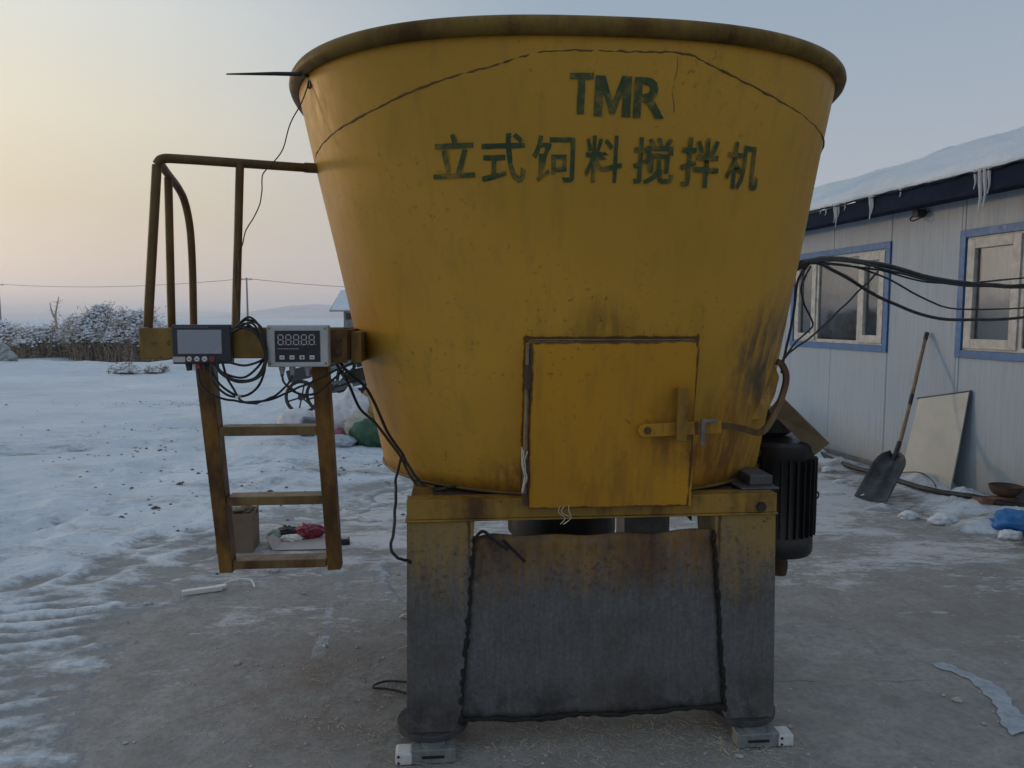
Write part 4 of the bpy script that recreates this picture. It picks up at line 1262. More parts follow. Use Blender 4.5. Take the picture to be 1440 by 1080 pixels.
# bowl
bw = thing('bowl', (4.12, 6.19, .113))
tag(bw, 'dark metal bowl standing by the hose near the office wall', 'bowl')
b = MB(); b.lathe([(.05, 0), (.09, .015), (.118, .055), (.125, .085), (.119, .083), (.108, .05), (.08, .022), (.001, .012)], (0, 0, 0), 28, caps=False)
b.build('basin', M['rust'], bw, True, angle=60)
b = MB(); b.tube([(.122 * math.cos(a), .122 * math.sin(a), .085) for a in [2 * math.pi * k / 28 for k in range(28)]], .005, 6, closed=True); b.build('rolled_lip', M['darksteel'], bw, True)
b = MB(); b.obox((0, 0, 0), (.36, .11, .055), (0, .02, .15))
o = b.build('brick', simple('fired_brick', (.20, .10, .07), .85, scale=25, bump=.5), None, bevel=.006); o.location = (4.02, 6.15, .085)
tag(o, 'reddish brick lying on the hose beside the dark bowl', 'brick')

def lump(name, mat, loc, size, seed, amp=.25, freq=2.2, sub=4, flat=True, neck=None):
    bm = bmesh.new()
    bmesh.ops.create_icosphere(bm, subdivisions=sub, radius=1)
    co = np.array([v.co[:] for v in bm.verts])
    N1 = fbm(co[:, 0] * freq + seed * 3.7 + co[:, 2] * 1.3, co[:, 1] * freq + co[:, 2] * 1.9 + seed, 4)
    FO = np.abs(fbm(co[:, 0] * freq * 1.7 + seed + 5, co[:, 2] * freq * 1.7 - co[:, 1] * 2, 3))
    RR = 1 + amp * N1 - amp * .5 * (1 - np.minimum(1, FO * 5))
    for v, r in zip(bm.verts, RR):
        p = v.co.copy()
        q = p * float(r)
        if neck and p.z > .55:
            k = (p.z - .55) / .45
            q.x *= 1 - .75 * k; q.y *= 1 - .75 * k; q.z *= 1 + neck * k
        if flat and q.z < -.62: q.z = -.62 + (q.z + .62) * .12
        v.co = (q.x * size[0], q.y * size[1], (q.z + .67) * size[2])
    me = bpy.data.meshes.new(name); bm.to_mesh(me); bm.free()
    me.polygons.foreach_set('use_smooth', [True] * len(me.polygons))
    me.materials.append(mat)
    o = bpy.data.objects.new(name, me); C.objects.link(o); o.location = loc
    return o
M['bluebag'] = simple('blue_plastic', (.02, .16, .45), .35, var=.3, scale=10)
o = lump('blue_bag', M['bluebag'], (3.80, 5.52, 0), (.22, .14, .10), 2, .3); tag(o, 'crumpled bright blue plastic bag at the right edge of the yard', 'plastic bag')
M['paleplastic'] = simple('pale_frozen_plastic', (.38, .44, .50), .3, var=.3, scale=12)
# frozen strip of clear plastic on the concrete
b = MB(); vs = []
cl = catmull([(1.97, 3.36, 0), (2.05, 3.22, 0), (2.06, 3.07, 0), (2.01, 2.92, 0), (1.98, 2.78, 0)], 6)
for i, p in enumerate(cl):
    w = .03 + .035 * (i / len(cl)) + .016 * math.sin(i * 1.3) * math.sin(i * .7)
    for j in range(7):
        a = -1 + j / 3
        vs.append((p.x + a * w, p.y + a * w * .35, .004 + .004 * (1 - a * a) * (1 + .5 * math.sin(i * 2.1 + j))))
b.add(vs, [(i * 7 + j, i * 7 + j + 1, (i + 1) * 7 + j + 1, (i + 1) * 7 + j) for i in range(len(cl) - 1) for j in range(6)])
o = b.build('plastic_strip', M['paleplastic'], None, True, angle=80); tag(o, 'pale bluish plastic strip frozen to the concrete at lower right', 'plastic scrap')

# ------------------------------------------------------------------ cables strung from the tub to the office
ends = [WP(-1.3, .02, 1.9), WP(-1.25, .02, 1.94), WP(-1.2, .02, 1.80), WP(-1.28, .02, 1.78)]
CA = [(1.19, 3.20, 1.80), (1.243, 3.208, 1.833), (1.364, 3.285, 1.85), (1.514, 3.379, 1.851), (1.77, 3.54, 1.831), (2.107, 3.753, 1.785), (2.454, 3.972, 1.77), (2.837, 4.214, 1.769), (3.6, 4.6, 1.80)]
CB = [(1.19, 3.205, 1.79), (1.255, 3.216, 1.824), (1.472, 3.353, 1.828), (1.699, 3.496, 1.812), (2.001, 3.686, 1.772), (2.334, 3.897, 1.774), (2.832, 4.211, 1.816), (3.6, 4.65, 1.87)]
CC = [(1.19, 3.21, 1.80), (1.263, 3.221, 1.828), (1.516, 3.38, 1.826), (1.749, 3.528, 1.774), (2.007, 3.69, 1.69), (2.258, 3.849, 1.643), (2.849, 4.222, 1.651), (3.6, 4.65, 1.70)]
CD = [(1.19, 3.20, 1.81), (1.263, 3.221, 1.837), (1.475, 3.354, 1.775), (1.707, 3.501, 1.685), (2.013, 3.694, 1.61), (2.292, 3.87, 1.586), (2.855, 4.225, 1.60), (3.6, 4.6, 1.68)]
for pts, e, r, lab in ((CA, 0, .012, 'thickest black power cable strung from the tub across both office windows'), (CB, 1, .0045, 'thin upper black cable strung beside the thickest one to the office'),
                       (CC, 2, .0045, 'thin black cable sagging between the two thick cables'), (CD, 3, .008, 'lowest sagging black cable from the tub past the office windows')):
    cable('power_cable', pts + [ends[e]], r, lab, 'cables strung from the tub to the office', False)
cable('bundle_cable', [(1.243, 3.20, 1.828), (1.40, 3.295, 1.845), (1.60, 3.42, 1.835), (1.85, 3.58, 1.80), (2.15, 3.77, 1.768), (2.5, 3.99, 1.76), (2.84, 4.205, 1.778), (3.6, 4.6, 1.82), WP(-1.32, .02, 1.92)], .006, 'medium black cable twisted along the underside of the thickest one', 'cables strung from the tub to the office', False)
cable('down_cable', [(1.252, 3.214, 1.821), (1.196, 3.178, 1.751), (1.178, 3.167, 1.618), (1.152, 3.151, 1.499), (1.132, 3.138, 1.426), (1.123, 3.132, 1.367)], .0055, 'black cable dropping down the right flank of the tub', None, False)
cable('down_cable', [(1.264, 3.221, 1.816), (1.22, 3.194, 1.737), (1.231, 3.201, 1.663), (1.274, 3.228, 1.597), (1.284, 3.234, 1.558), (1.199, 3.18, 1.498), (1.143, 3.145, 1.44)], .004, 'thin black cable kinked in a loop beside the right flank of the tub', None, False)
cable('down_cable', [(1.676, 3.481, 1.807), (1.588, 3.426, 1.741), (1.439, 3.332, 1.628), (1.298, 3.243, 1.527), (1.181, 3.169, 1.463), (1.124, 3.133, 1.42)], .0045, 'black cable slanting from the strung cables back down to the tub', None, False)
b = MB(); b.tube([(0, 0, 0), (-.10, .02, -.03)], .018, 10); o = b.build('cable_hook', M['rust'], mixer, True); o.location = mixer.matrix_world.inverted() @ Vector((1.235, 3.205, 1.825)) if False else Vector((.98, -.327, 1.825))

# ------------------------------------------------------------------ behind: brush, poles, shed, scrap
M['twig'] = simple('dry_brown_stems', (.34, .26, .19), .9, var=.4, scale=3, bump=0)
M['olive'] = simple('dull_olive_leaves', (.17, .155, .10), .9, var=.4, scale=3, bump=0)
M['leafsnow'] = simple('snow_on_twigs', (.78, .81, .86), .8, var=.1, scale=6, bump=0)
def bush(x, y, w, d, h, nst, snowy, seed, lab, leafy=.5):
    rg = random.Random(seed)
    z0 = snow_z(x, y) - .05
    t = thing('brush_clump', (x, y, z0))
    tag(t, lab, 'shrub', 'snow covered brush along the field edge')
    st, lf, sn = MB(), MB(), MB()
    def quad(mb, p, dirv, ln, wd):
        dirv = dirv.normalized()
        sd = dirv.cross(Vector((rg.uniform(-1, 1), rg.uniform(-1, 1), rg.uniform(-1, 1)))).normalized() * wd / 2
        mid = p + dirv * ln * .55
        mb.add([p, mid + sd, p + dirv * ln, mid - sd], [(0, 1, 2, 3)])
    def top(px, py):
        k = (px / w) ** 2 + (py / d) ** 2
        return h * max(.25, 1 - .55 * k) * (1 + .22 * float(fbm(np.array([px * 1.7 + seed]), np.array([py * 1.7]), 3)[0]))
    for i in range(nst):
        a = rg.uniform(0, 2 * math.pi); r = math.sqrt(rg.random())
        px, py = w * r * math.cos(a), d * r * math.sin(a)
        H_ = top(px, py) * rg.uniform(.75, 1.12)
        lean = Vector((rg.gauss(0, .16), rg.gauss(0, .16), 1))
        p0 = Vector((px, py, 0)); p1 = p0 + lean * H_ * .55; p2 = p1 + (lean + Vector((rg.gauss(0, .3), rg.gauss(0, .3), 0))) * H_ * .45
        st.tube([p0, p1, p2], [.012, .009, .003], 4, caps=False)
        for k in range(int(13 + 14 * leafy)):
            q = p0 + (p2 - p0) * rg.uniform(.15, 1.0) + Vector((rg.gauss(0, .07), rg.gauss(0, .07), 0))
            quad(lf if rg.random() < leafy else st, q, Vector((rg.gauss(0, 1), rg.gauss(0, 1), rg.uniform(-.9, .9))), rg.uniform(.08, .24), rg.uniform(.012, .032))
    # snow resting in the heads
    for i in range(int(nst * snowy * 1.5)):
        a = rg.uniform(0, 2 * math.pi); r = math.sqrt(rg.random())
        px, py = w * r * math.cos(a), d * r * math.sin(a)
        T = top(px, py)
        zc = T * (1.02 - abs(rg.gauss(0, .15)))
        c = Vector((px, py, max(.1, zc)))
        s_ = rg.uniform(.025, .085)
        vs = []
        for k in range(6):
            a2 = k * math.pi / 3 + rg.uniform(-.4, .4)
            vs.append(c + Vector((math.cos(a2) * s_ * rg.uniform(.6, 1.5), math.sin(a2) * s_ * rg.uniform(.6, 1.5), -s_ * rg.uniform(.1, .6))))
        vs.append(c + Vector((0, 0, s_ * .55)))
        vs.append(c + Vector((0, 0, -s_ * .5)))
        sn.add(vs, [(k, (k + 1) % 6, 6) for k in range(6)] + [((k + 1) % 6, k, 7) for k in range(6)])
    st.build('stems', M['twig'], t); lf.build('leaves', M['olive'], t)
    o = sn.build('snow_load', M['leafsnow'], t, True, angle=180); o['kind'] = 'stuff'
    return t
bush(-17.9, 27.2, 1.1, .8, 1.2, 240, 3, 1, 'low brown reed clump under snow near the left picture edge', .15)
bush(-16.7, 26.8, .9, .8, 1.25, 240, 3, 2, 'brown reed clump with a snow cap, second from the left picture edge', .15)
bush(-15.5, 27.0, .8, .8, 1.4, 150, 14, 3, 'thickly snow covered shrub between the brown reeds and the tall brush', .5)
bush(-14.1, 26.1, 1.15, .9, 1.85, 360, 5, 4, 'tall snowy olive shrub, left one of the big pair by the railing', .7)
bush(-12.7, 25.6, 1.05, .9, 1.85, 360, 4.5, 5, 'tall snowy olive shrub right behind the end of the platform beam', .65)
bush(-11.4, 26.3, .9, .8, .95, 120, 6, 6, 'lower snowy shrub showing just under the platform beam', .5)
bush(-19.4, 28.4, 1.2, .8, 1.4, 180, 5, 7, 'snowy shrub cut off by the left picture edge', .4)
bush(-10.6, 20.6, .30, .25, .35, 40, 4, 8, 'small dark tuft sticking out of the snow bank', .3)
bush(-9.9, 20.9, .22, .2, .22, 25, 3, 9, 'tiny dark tuft right of the tuft on the snow bank', .3)

# bare forked tree
tr = thing('bare_tree', (-36.2, 60, 0)); tag(tr, 'bare forked tree stump standing far off above the snowy brush', 'tree')
b = MB(); b.tube(catmull([(0, 0, 0), (.05, 0, .8), (0, 0, 1.6), (.10, 0, 2.2), (.35, 0, 3.2)], 5), [.14 - .0055 * i for i in range(21)], 8)
b.build('trunk', M['twig'], tr, True)
b = MB(); b.tube(catmull([(.02, 0, 1.5), (-.25, 0, 2.0), (-.45, .1, 2.75)], 5), [.09 - .006 * i for i in range(11)], 7)
for k in range(16):
    z = random.uniform(1.6, 2.9); sx = random.choice((-1, 1))
    p = Vector((.2 * (z - 2), 0, z)); b.tube([p, p + Vector((sx * random.uniform(.2, .6), random.uniform(-.3, .3), random.uniform(.0, .5)))], [.016, .006], 4)
b.build('limbs', M['twig'], tr, True)
# utility poles and wires
M['pole'] = simple('weathered_pole', (.16, .15, .145), .85, var=.2, scale=4, bump=0)
def pole(x, y, h, lab):
    t = thing('utility_pole', (x, y, 0)); tag(t, lab, 'pole', 'far utility poles')
    b = MB(); b.tube([(0, 0, 0), (0, 0, h)], [.17, .11], 10); b.build('mast', M['pole'], t, True)
    b = MB(); b.box((-.9, -.05, h - .35), (.9, .05, h - .25)); b.build('crossarm', M['pole'], t)
    for u in (-.8, 0, .8):
        b = MB(); b.lathe([(.001, 0), (.05, 0), (.06, .1), (.03, .18), (.001, .18)], (u, 0, h - .25), 8); b.build('insulator', M['pole'], t, True)
pole(-41.9, 120, 7.8, 'thin grey utility pole standing far off beside the railing')
pole(-98.0, 145, 8.0, 'faint utility pole near the left picture edge')
pole(14.0, 118, 7.6, 'utility pole behind the mixer carrying the far wires')
def wire(a, c, sag, lab):
    a, c = Vector(a), Vector(c)
    pts = [a + (c - a) * t - Vector((0, 0, sag * 4 * t * (1 - t))) for t in [i / 24 for i in range(25)]]
    b = MB(); b.tube([p - a for p in pts], .035, 5); o = b.build('overhead_wire', M['darksteel'], None, True); o.location = a
    tag(o, lab, 'wire', 'overhead wires')
wire((-98, 145, 7.9), (-41.9, 120, 7.7), .9, 'overhead wire hanging between the two far poles on the left')
wire((-41.9, 120, 7.7), (14, 118, 7.5), 1.6, 'overhead wire running from the far pole behind the tub')
wire((-190, 150, 7.4), (-98, 145, 7.9), 1.0, 'overhead wire running out of the left picture edge')

# shed behind the tub
shed = thing('shed', (-7.2, 46, 0)); tag(shed, 'small wooden shed with snowy pent roof behind the tub', 'shed')
M['shedwood'] = simple('grey_shed_boards', (.20, .20, .195), .85, var=.35, scale=6, bump=.2)
for k in range(18):
    b = MB(); b.box((-3.0 + k * .333, -.03, .0), (-3.0 + k * .333 + .318, .0, 1.45 + .02 * math.sin(k * 2.3))); b.build('board', M['shedwood'], shed)
b = MB()
b.box((-3.0, .01, 0), (-2.95, 4, 1.9)); b.box((2.95, .01, 0), (3.0, 4, 1.9)); b.box((-2.94, 3.95, 0), (2.94, 4.0, 2.4)); b.build('wall', M['shedwood'], shed)
for x in (-2.98, -1.0, 1.0, 2.9):
    b = MB(); b.box((x - .06, .02, 0), (x + .06, .14, 2.0)); b.build('post', M['twig'], shed)
b = MB(); b.box((-3.05, .14, 1.84), (3.05, .24, 1.98)); b.build('lintel', M['twig'], shed)
b = MB(); b.hexa([(-3.75, -.6, 1.93), (3.6, -.6, 1.93), (3.6, 2.2, 3.1), (-3.75, 2.2, 3.1), (-3.75, -.6, 1.99), (3.6, -.6, 1.99), (3.6, 2.2, 3.16), (-3.75, 2.2, 3.16)])
rf = b.build('roof', M['shedwood'], shed)
b = MB(); b.hexa([(-3.70, -.57, 1.995), (3.5, -.57, 1.995), (3.5, 2.2, 3.165), (-3.70, 2.2, 3.165), (-3.65, -.5, 2.15), (3.5, -.5, 2.15), (3.5, 2.2, 3.33), (-3.65, 2.2, 3.33)])
b.build('roof_snow', M['fresh'], rf, bevel=.04)
b = MB(); b.hexa([(-3.7, 2.2, 3.1), (3.6, 2.2, 3.1), (3.6, 4.6, 2.2), (-3.7, 4.6, 2.2), (-3.7, 2.2, 3.3), (3.6, 2.2, 3.3), (3.6, 4.6, 2.4), (-3.7, 4.6, 2.4)]); b.build('roof_slope', M['fresh'], rf)

# derelict farm implement on the snow
zi = snow_z(-2.9, 12.5)
imp = thing('farm_implement', (-2.88, 12.3, zi + .03)); tag(imp, 'derelict dark green farm implement with spoked wheels behind the ladder', 'farm implement')
M['impg'] = simple('faded_green_paint', (.03, .042, .045), .6, var=.4, scale=12)
M['impl'] = simple('pale_worn_pipe', (.13, .155, .17), .5, .3, scale=14)
def spoked(cx, cy, r):
    w = MB(); w.tube([(cx + r * math.cos(a), cy, r + r * math.sin(a)) for a in [2 * math.pi * k / 26 for k in range(26)]], .028, 8, closed=True)
    wh = w.build('wheel', M['darksteel'], imp, True)
    for k in range(6):
        a = math.pi * k / 3 + .3
        s_ = MB(); s_.tube([(cx, cy, r), (cx + r * math.cos(a), cy, r + r * math.sin(a))], .014, 6); s_.build('spoke', M['darksteel'], wh, True)
    h_ = MB(); h_.lathe([(.001, -.06), (.05, -.06), (.05, .06), (.001, .06)], (cx, cy, r), 12, 'Y'); h_.build('hub', M['darksteel'], wh, True)
spoked(-.50, -.25, .25); spoked(-.20, -.05, .27); spoked(.62, .25, .25)
b = MB(); b.beam((-.62, -.1, .60), (.85, .1, .93), .08, .10); b.build('frame_rail', M['impg'], imp, bevel=.006)
b = MB(); b.beam((-.35, .2, .33), (.95, .3, .62), .08, .10); b.build('frame_rail', M['impg'], imp, bevel=.006)
b = MB(); b.tube([(-.25, -.2, .60), (.75, -.1, .98)], .045, 10); b.build('pipe', M['impl'], imp, True)
b = MB(); b.tube([(-.1, -.1, .32), (.9, .0, .60)], .03, 10); b.build('pipe', M['impl'], imp, True)
for x in (.0, .25, .5, .75):
    b = MB(); b.beam((x, 0, .40 + x * .22), (x + .05, .1, .80 + x * .22), .05, .03); b.build('cross_member', M['darksteel'], imp, bevel=.003)
b = MB(); b.obox((-.55, -.15, .62), (.35, .3, .20), (0, -.25, .1)); b.build('tool_box', M['impg'], imp, bevel=.01)
b = MB(); b.obox((.35, .2, .56), (.40, .35, .26), (0, -.22, 0)); b.build('gear_case', M['darksteel'], imp, bevel=.015)
for k, (p_, q_, r_) in enumerate((((-.5, .1, .55), (.2, .2, .95), .022), ((-.1, -.2, .28), (.35, -.1, .75), .02), ((.3, -.2, .35), (.0, -.1, .80), .018), ((.55, -.1, .42), (.85, .0, 1.0), .024), ((-.3, .1, .30), (.5, .2, .34), .03), ((.1, .0, .95), (.95, .1, 1.08), .03))):
    b = MB(); b.tube([p_, q_], r_, 8); b.build('strut', M['darksteel'] if k % 2 else M['impg'], imp, True)
b = MB(); b.obox((.62, .1, .84), (.55, .4, .12), (0, -.25, 0)); b.build('cover_plate', M['impg'], imp, bevel=.01)
for x in (.05, .13, .21):
    b = MB(); b.tube([(x - .12, -.28, .45), (x + .05, -.22, .52)], .018, 6); b.build('tine', M['impl'], imp, True)

# refuse heap by the back of the mixer
M['sackw'] = simple('white_woven_sack', (.62, .63, .66), .7, var=.2, scale=14, bump=.3)
M['sacky'] = simple('yellow_plastic_bag', (.36, .26, .06), .5, var=.35, scale=10, bump=.2)
M['sackg'] = simple('dark_green_sack', (.018, .085, .045), .55, var=.4, scale=10, bump=.3)
M['pink'] = simple('pink_wrapper', (.42, .08, .16), .5, var=.4, scale=18)
M['cream'] = simple('cream_plastic_bag', (.46, .44, .36), .5, var=.2, scale=10)
for nm, mt, x, y, dz, sz, sd, nk, lab, cat in (
    ('sack', 'sackw', -1.93, 9.1, 0, (.36, .28, .34), 3, .3, 'bulging white woven sack on the refuse heap', 'sack'),
    ('plastic_bag', 'sacky', -1.68, 9.15, .10, (.28, .22, .30), 5, .35, 'yellow plastic bag beside the tub on the refuse heap', 'plastic bag'),
    ('sack', 'sackg', -1.60, 8.65, 0, (.27, .22, .20), 7, None, 'dark green sack at the foot of the refuse heap', 'sack'),
    ('plastic_bag', 'cream', -1.80, 8.85, .04, (.20, .17, .20), 9, None, 'cream plastic bag between the white sack and the green sack', 'plastic bag'),
    ('wrapper', 'pink', -2.05, 8.8, .06, (.09, .06, .045), 11, None, 'crumpled pink wrapper on the snow of the refuse heap', 'wrapper'),
    ('plastic_bag', 'sackw', -2.55, 9.0, 0, (.26, .2, .17), 13, None, 'white bag half snowed in left of the ladder stringer', 'plastic bag'),
    ('sack', 'black', -2.25, 9.9, .12, (.20, .15, .13), 15, None, 'black bag under the farm implement', 'sack'),
    ('sack', 'sackw', -1.52, 9.4, .10, (.30, .24, .30), 19, .3, 'white sack leaning behind the yellow bag next to the tub', 'sack'),
    ('plastic_bag', 'sacky', -2.22, 9.35, .05, (.16, .13, .13), 23, None, 'small yellow bag left of the bulging white sack', 'plastic bag'),
    ('sack', 'black', -2.05, 9.75, .16, (.30, .2, .2), 25, None, 'black sack lying against the farm implement frame', 'sack'),
    ('plastic_bag', 'paleplastic', -1.98, 8.45, 0, (.22, .13, .08), 17, None, 'pale bluish plastic sheet in front of the refuse heap', 'plastic bag')):
    o = lump(nm, M[mt], (x, y, snow_z(x, y) - .03 + dz), sz, sd, .28, 2.3, 4, True, nk); tag(o, lab, cat)
b = MB(); b.obox((0, 0, .10), (.16, .14, .22), (.1, .15, .3)); o = b.build('canister', simple('grey_blue_canister', (.09, .11, .13), .5), None, bevel=.02); o.location = (-2.40, 8.8, snow_z(-2.40, 8.8) - .01)
tag(o, 'grey blue canister standing in the snow by the ladder', 'canister')
# tarpaulin heap at the left edge
o = lump('tarpaulin_heap', simple('pale_green_tarpaulin', (.36, .40, .38), .5, var=.15, scale=2), (-16.5, 23.8, .05), (.75, .5, .5), 21, .45, 1.6, 5, True)
tag(o, 'pale tarpaulin heap at the left picture edge in front of the reeds', 'tarpaulin')

# ------------------------------------------------------------------ litter behind the ladder
M['card'] = simple('brown_cardboard', (.20, .145, .10), .85, var=.2, scale=6, bump=.1)
cx_ = thing('cardboard_box', (-1.87, 5.12, 0), .12); tag(cx_, 'open brown cardboard box stuffed with rubbish behind the left stringer', 'cardboard box')
for a_, b_ in (((-.15, -.11, 0), (.09, -.104, .27)), ((-.15, .104, 0), (.09, .11, .27)), ((-.15, -.1035, 0), (-.144, .1035, .27)), ((.084, -.1035, 0), (.09, .1035, .27)), ((-.1435, -.1035, .002), (.0835, .1035, .008))):
    b = MB(); b.box(a_, b_); b.build('side', M['card'], cx_)
for k, (a_, t_) in enumerate(((-.7, (.12, .004, .09)), (.5, (.10, .004, .07)))):
    b = MB(); b.obox((.105, .02 - .06 * k, .295), (.05, .1, .004), (0, -1.1, .2 * k)); b.build('flap', M['card'], cx_)
for k in range(4):
    o = lump('crumpled_paper', M['card'] if k % 2 else M['cream'], (0, 0, 0), (.06, .05, .045), 30 + k, .4, 3, 3); o.parent = cx_; o.location = (-.09 + .045 * k, -.03 + .03 * (k % 2), .235 + .02 * (k % 3))
fl = thing('flattened_carton', (-1.50, 5.16, 0), .08); tag(fl, 'flattened pale carton lying open behind the bottom rung', 'carton')
M['cardp'] = simple('pale_carton', (.42, .38, .37), .8, var=.12, scale=5, bump=.05)
b = MB(); b.add([(-.14, -.10, .006), (.24, -.10, .006), (.20, .16, .03), (-.10, .14, .02)], [(0, 1, 2, 3)]); o = b.build('sheet', M['cardp'], fl); o.modifiers.new('Solidify', 'SOLIDIFY').thickness = .004
b = MB(); b.add([(-.145, -.10, .006), (-.21, -.02, .075), (-.17, .15, .07), (-.105, .14, .02)], [(0, 1, 2, 3)]); o = b.build('flap', M['cardp'], fl); o.modifiers.new('Solidify', 'SOLIDIFY').thickness = .004
o = lump('candy_wrapper', simple('dark_red_foil', (.24, .015, .045), .35, var=.6, scale=22), (-1.46, 5.30, .03), (.10, .07, .055), 41, .45, 3.2, 4); tag(o, 'crumpled dark red wrapper on the flattened carton', 'wrapper')
o = lump('foil_bag', simple('black_foil', (.02, .018, .022), .3, var=.4), (-1.60, 5.33, .02), (.11, .05, .05), 43, .5, 3, 4); tag(o, 'crumpled black foil bag left of the red wrapper', 'wrapper')
o = lump('tissue', M['white'], (-1.56, 5.24, .015), (.08, .04, .03), 45, .4, 3, 4); tag(o, 'crumpled white tissue below the red wrapper', 'tissue')
o = lump('plastic_ball', simple('mint_green_plastic', (.22, .36, .27), .5, var=.2), (-1.70, 5.26, .01), (.05, .045, .05), 47, .2, 2, 4); tag(o, 'mint green crumpled plastic at the carton corner', 'plastic scrap')
b = MB(); b.obox((0, 0, .02), (.10, .08, .04), (0, 0, .2)); o = b.build('battery_pack', M['black'], None, bevel=.006); o.location = (-1.20, 5.22, 0)
b = MB(); b.obox((0, -.0, .042), (.07, .05, .003), (0, 0, .2)); q_ = b.build('label_strip', M['cellsteel'], o)
tag(o, 'small black box on the ground by the right stringer foot', 'box')
# other small finds on the concrete
def stick(name, pts, r, mat, lab, cat):
    b = MB(); b.tube(catmull([(p[0] - pts[0][0], p[1] - pts[0][1], p[2]) for p in pts], 6), r, 6); o = b.build(name, mat, None, True); o.location = (pts[0][0], pts[0][1], 0); return tag(o, lab, cat)
b = MB(); b.obox((0, 0, .018), (.22, .035, .03), (0, 0, .42)); b.obox((.09, .05, .022), (.06, .04, .02), (0, 0, .6)); o = b.build('plastic_bracket', M['white'], None, bevel=.006); o.location = (-1.80, 4.26, 0)
tag(o, 'white plastic bracket piece on the concrete left of the ladder foot', 'plastic scrap')
stick('white_strap', [(-1.74, 4.33, .01), (-1.66, 4.40, .03), (-1.57, 4.40, .03), (-1.52, 4.33, .012)], .006, M['white'], 'curved white strap beside the white plastic bracket', 'strap')
M['chunk'] = simple('dirty_ice', (.45, .45, .44), .6, var=.3, scale=30)
for x, y, s, sd, lab in ((-2.03, 4.08, .035, 51, 'white ice chunk lying alone left of the white bracket'), (-1.50, 4.62, .05, 52, 'flat white scrap lying just under the bottom rung'),
                         (-.565, 3.9, .04, 53, 'small white block showing behind the left leg'), (-1.27, 3.36, .025, 54, 'white crumb on the concrete in front of the ladder'),
                         (1.86, 3.02, .03, 55, 'pale yellowish chip left of the plastic strip'), (.83, 2.62, .02, 56, 'grey pebble in front of the sheet near the right foot')):
    o = lump('chunk', M['chunk'], (x, y, 0), (s * .8, s * .5, s * .35), sd, .35, 2, 3); tag(o, lab, 'chunk')
stick('ground_lead', [(-.40, 3.05, .01), (-.52, 3.10, .012), (-.60, 3.12, .012), (-.55, 3.17, .014), (-.42, 3.16, .012)], .005, M['black'], 'black cable end looped on the ground left of the left leg', 'cable')
stick('pale_cord', [(-.55, 3.50, .008), (-.46, 3.52, .02), (-.44, 3.42, .01), (-.46, 3.34, .008)], .004, M['twine'], 'short pale cord curled on the ground behind the left leg', 'cord')

# spilled straw and chaff round the machine: uncountable
M['straw'] = simple('pale_straw', (.42, .38, .29), .9, var=.5, scale=4, bump=0)
rg = random.Random(5)
b = MB()
for i in range(5200):
    k = rg.random()
    if k < .40: x, y = rg.gauss(.3, .55), rg.gauss(2.42, .22)
    elif k < .66: x, y = rg.uniform(-.55, 1.1), rg.gauss(2.74, .09)
    elif k < .88: x, y = rg.gauss(-.62, .28), rg.gauss(3.0, .30)
    else: x, y = rg.uniform(-2.5, 3.2), rg.uniform(2.0, 7)
    ln = rg.choice((.006, .009, .014, .03)) * rg.uniform(.7, 1.4); wd = rg.uniform(.0006, .0016); a = rg.uniform(0, math.pi)
    d = Vector((math.cos(a), math.sin(a), 0)) * ln / 2; s_ = Vector((-math.sin(a), math.cos(a), 0)) * wd
    z = .004 + rg.random() * .006; c = Vector((x, y, z)); up_ = Vector((0, 0, wd * 1.2)); tilt = Vector((0, 0, rg.uniform(-.002, .004)))
    b.add([c - d - s_, c - d + s_, c + d + s_ + tilt, c + d - s_ + tilt, c - d + up_, c + d + up_ + tilt], [(0, 3, 5, 4), (1, 4, 5, 2), (0, 1, 2, 3)])
o = b.build('straw_litter', M['straw'], None); tag(o, 'spilled straw and chaff scattered on the concrete round the mixer', None, None, 'stuff')
b = MB()
for i in range(800):
    x, y = rg.gauss(.1, 1.4), rg.gauss(3.0, .9)
    if y < 1.9: continue
    r = rg.uniform(.003, .009) * (2 if rg.random() < .05 else 1)
    c = Vector((x, y, r * .3)); vs = [c + Vector((math.cos(a) * r * rg.uniform(.7, 1.2), math.sin(a) * r * rg.uniform(.7, 1.2), 0)) for a in (0, 1.26, 2.5, 3.77, 5.0)] + [c + Vector((0, 0, r * .7))]
    b.add(vs, [(k, (k + 1) % 5, 5) for k in range(5)])
o = b.build('grit', simple('yard_grit', (.46, .455, .44), .9, var=.5, scale=30, bump=0), None); tag(o, 'small grit and crumbs on the concrete', None, None, 'stuff')

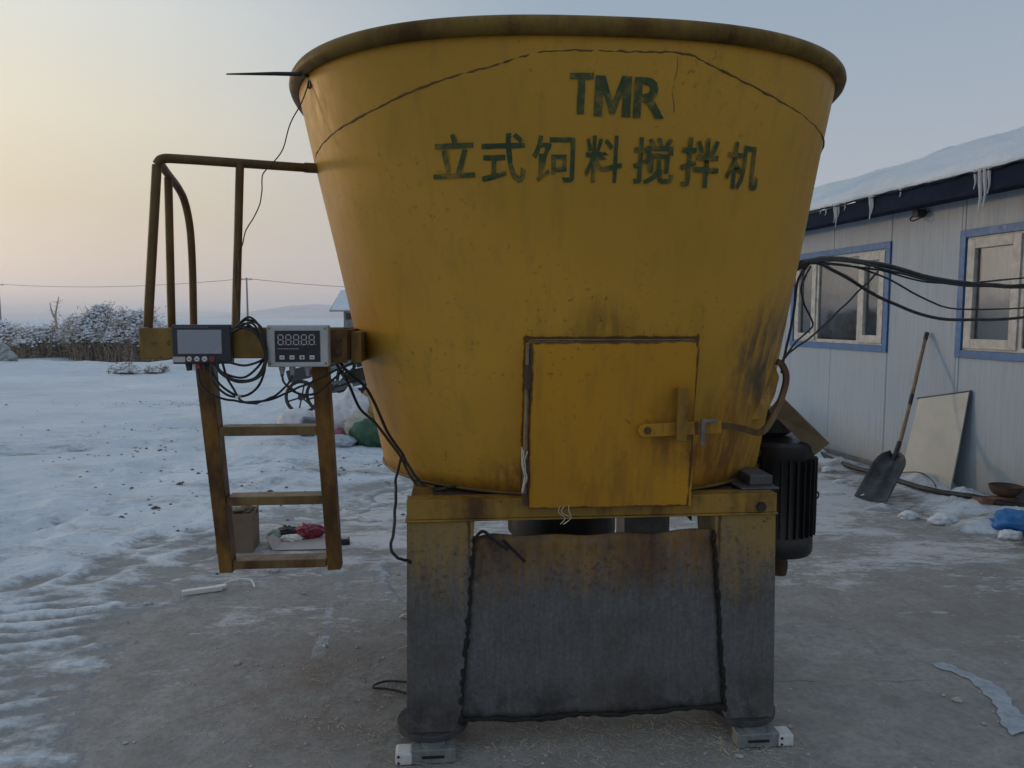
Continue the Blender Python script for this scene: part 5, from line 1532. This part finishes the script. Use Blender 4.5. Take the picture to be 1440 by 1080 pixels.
M['clod'] = simple('frozen_dirt', (.10, .085, .07), .9, var=.5, scale=30, bump=0)
b = MB(); rg = random.Random(8)
for i in range(420):
    x, y = rg.uniform(-9, .3), rg.uniform(3.6, 17)
    if rg.random() > .35: x, y = rg.choice(((-3.2, 7.2), (-2.6, 6.3), (-5.0, 10.5), (-1.6, 7.6), (-4.2, 8.4), (-6.5, 13.5))); x += rg.gauss(0, .5); y += rg.gauss(0, .35)
    r = rg.uniform(.006, .02) * (1.8 if rg.random() < .08 else 1)
    c = Vector((x, y, snow_z(x, y) + r * .15)); vs = [c + Vector((math.cos(a) * r * rg.uniform(.7, 1.5), math.sin(a) * r * rg.uniform(.7, 1.2), 0)) for a in (0, 1.26, 2.5, 3.77, 5.0)] + [c + Vector((0, 0, r * .6))]
    b.add(vs, [(k, (k + 1) % 5, 5) for k in range(5)])
o = b.build('dirt_clods', M['clod'], None); tag(o, 'dark frozen dirt crumbs strewn over the trodden snow', None, None, 'stuff')
for x, y, sz, sd, lab in ((3.16, 5.90, .10, 61, 'white snow lump on the concrete in front of the white board'), (3.36, 5.74, .13, 62, 'larger white snow lump beside the hose right of the shovel'), (3.40, 8.15, .12, 63, 'snow lump by the hose just right of the motor'),
                          (3.30, 7.75, .09, 64, 'small snow lump lying between the motor and the shovel'), (3.62, 5.36, .10, 65, 'snow lump in front of the blue plastic bag'), (3.18, 7.2, .07, 66, 'little snow lump left of the shovel blade')):
    o = lump('snow_lump', M['fresh'], (x, y, -.012), (sz * .9, sz * .6, sz * .42), sd, .32, 2.4, 4); tag(o, lab, 'snow lump')

# ------------------------------------------------------------------ hazy winter air
hz = bpy.data.materials.new('winter_haze'); hz.use_nodes = True
nt = hz.node_tree; nt.nodes.remove(nt.nodes['Principled BSDF'])
pv = nt.nodes.new('ShaderNodeVolumePrincipled')
pv.inputs['Color'].default_value = (1, .975, .975, 1); pv.inputs['Density'].default_value = HAZE_DENSITY; pv.inputs['Anisotropy'].default_value = .2
nt.links.new(pv.outputs[0], nt.nodes['Material Output'].inputs['Volume'])
b = MB(); b.box((-2600, -80, -1.5), (2600, 4100, 32))
o = b.build('haze', hz); tag(o, 'thin winter haze lying over the fields', None, None, 'stuff')
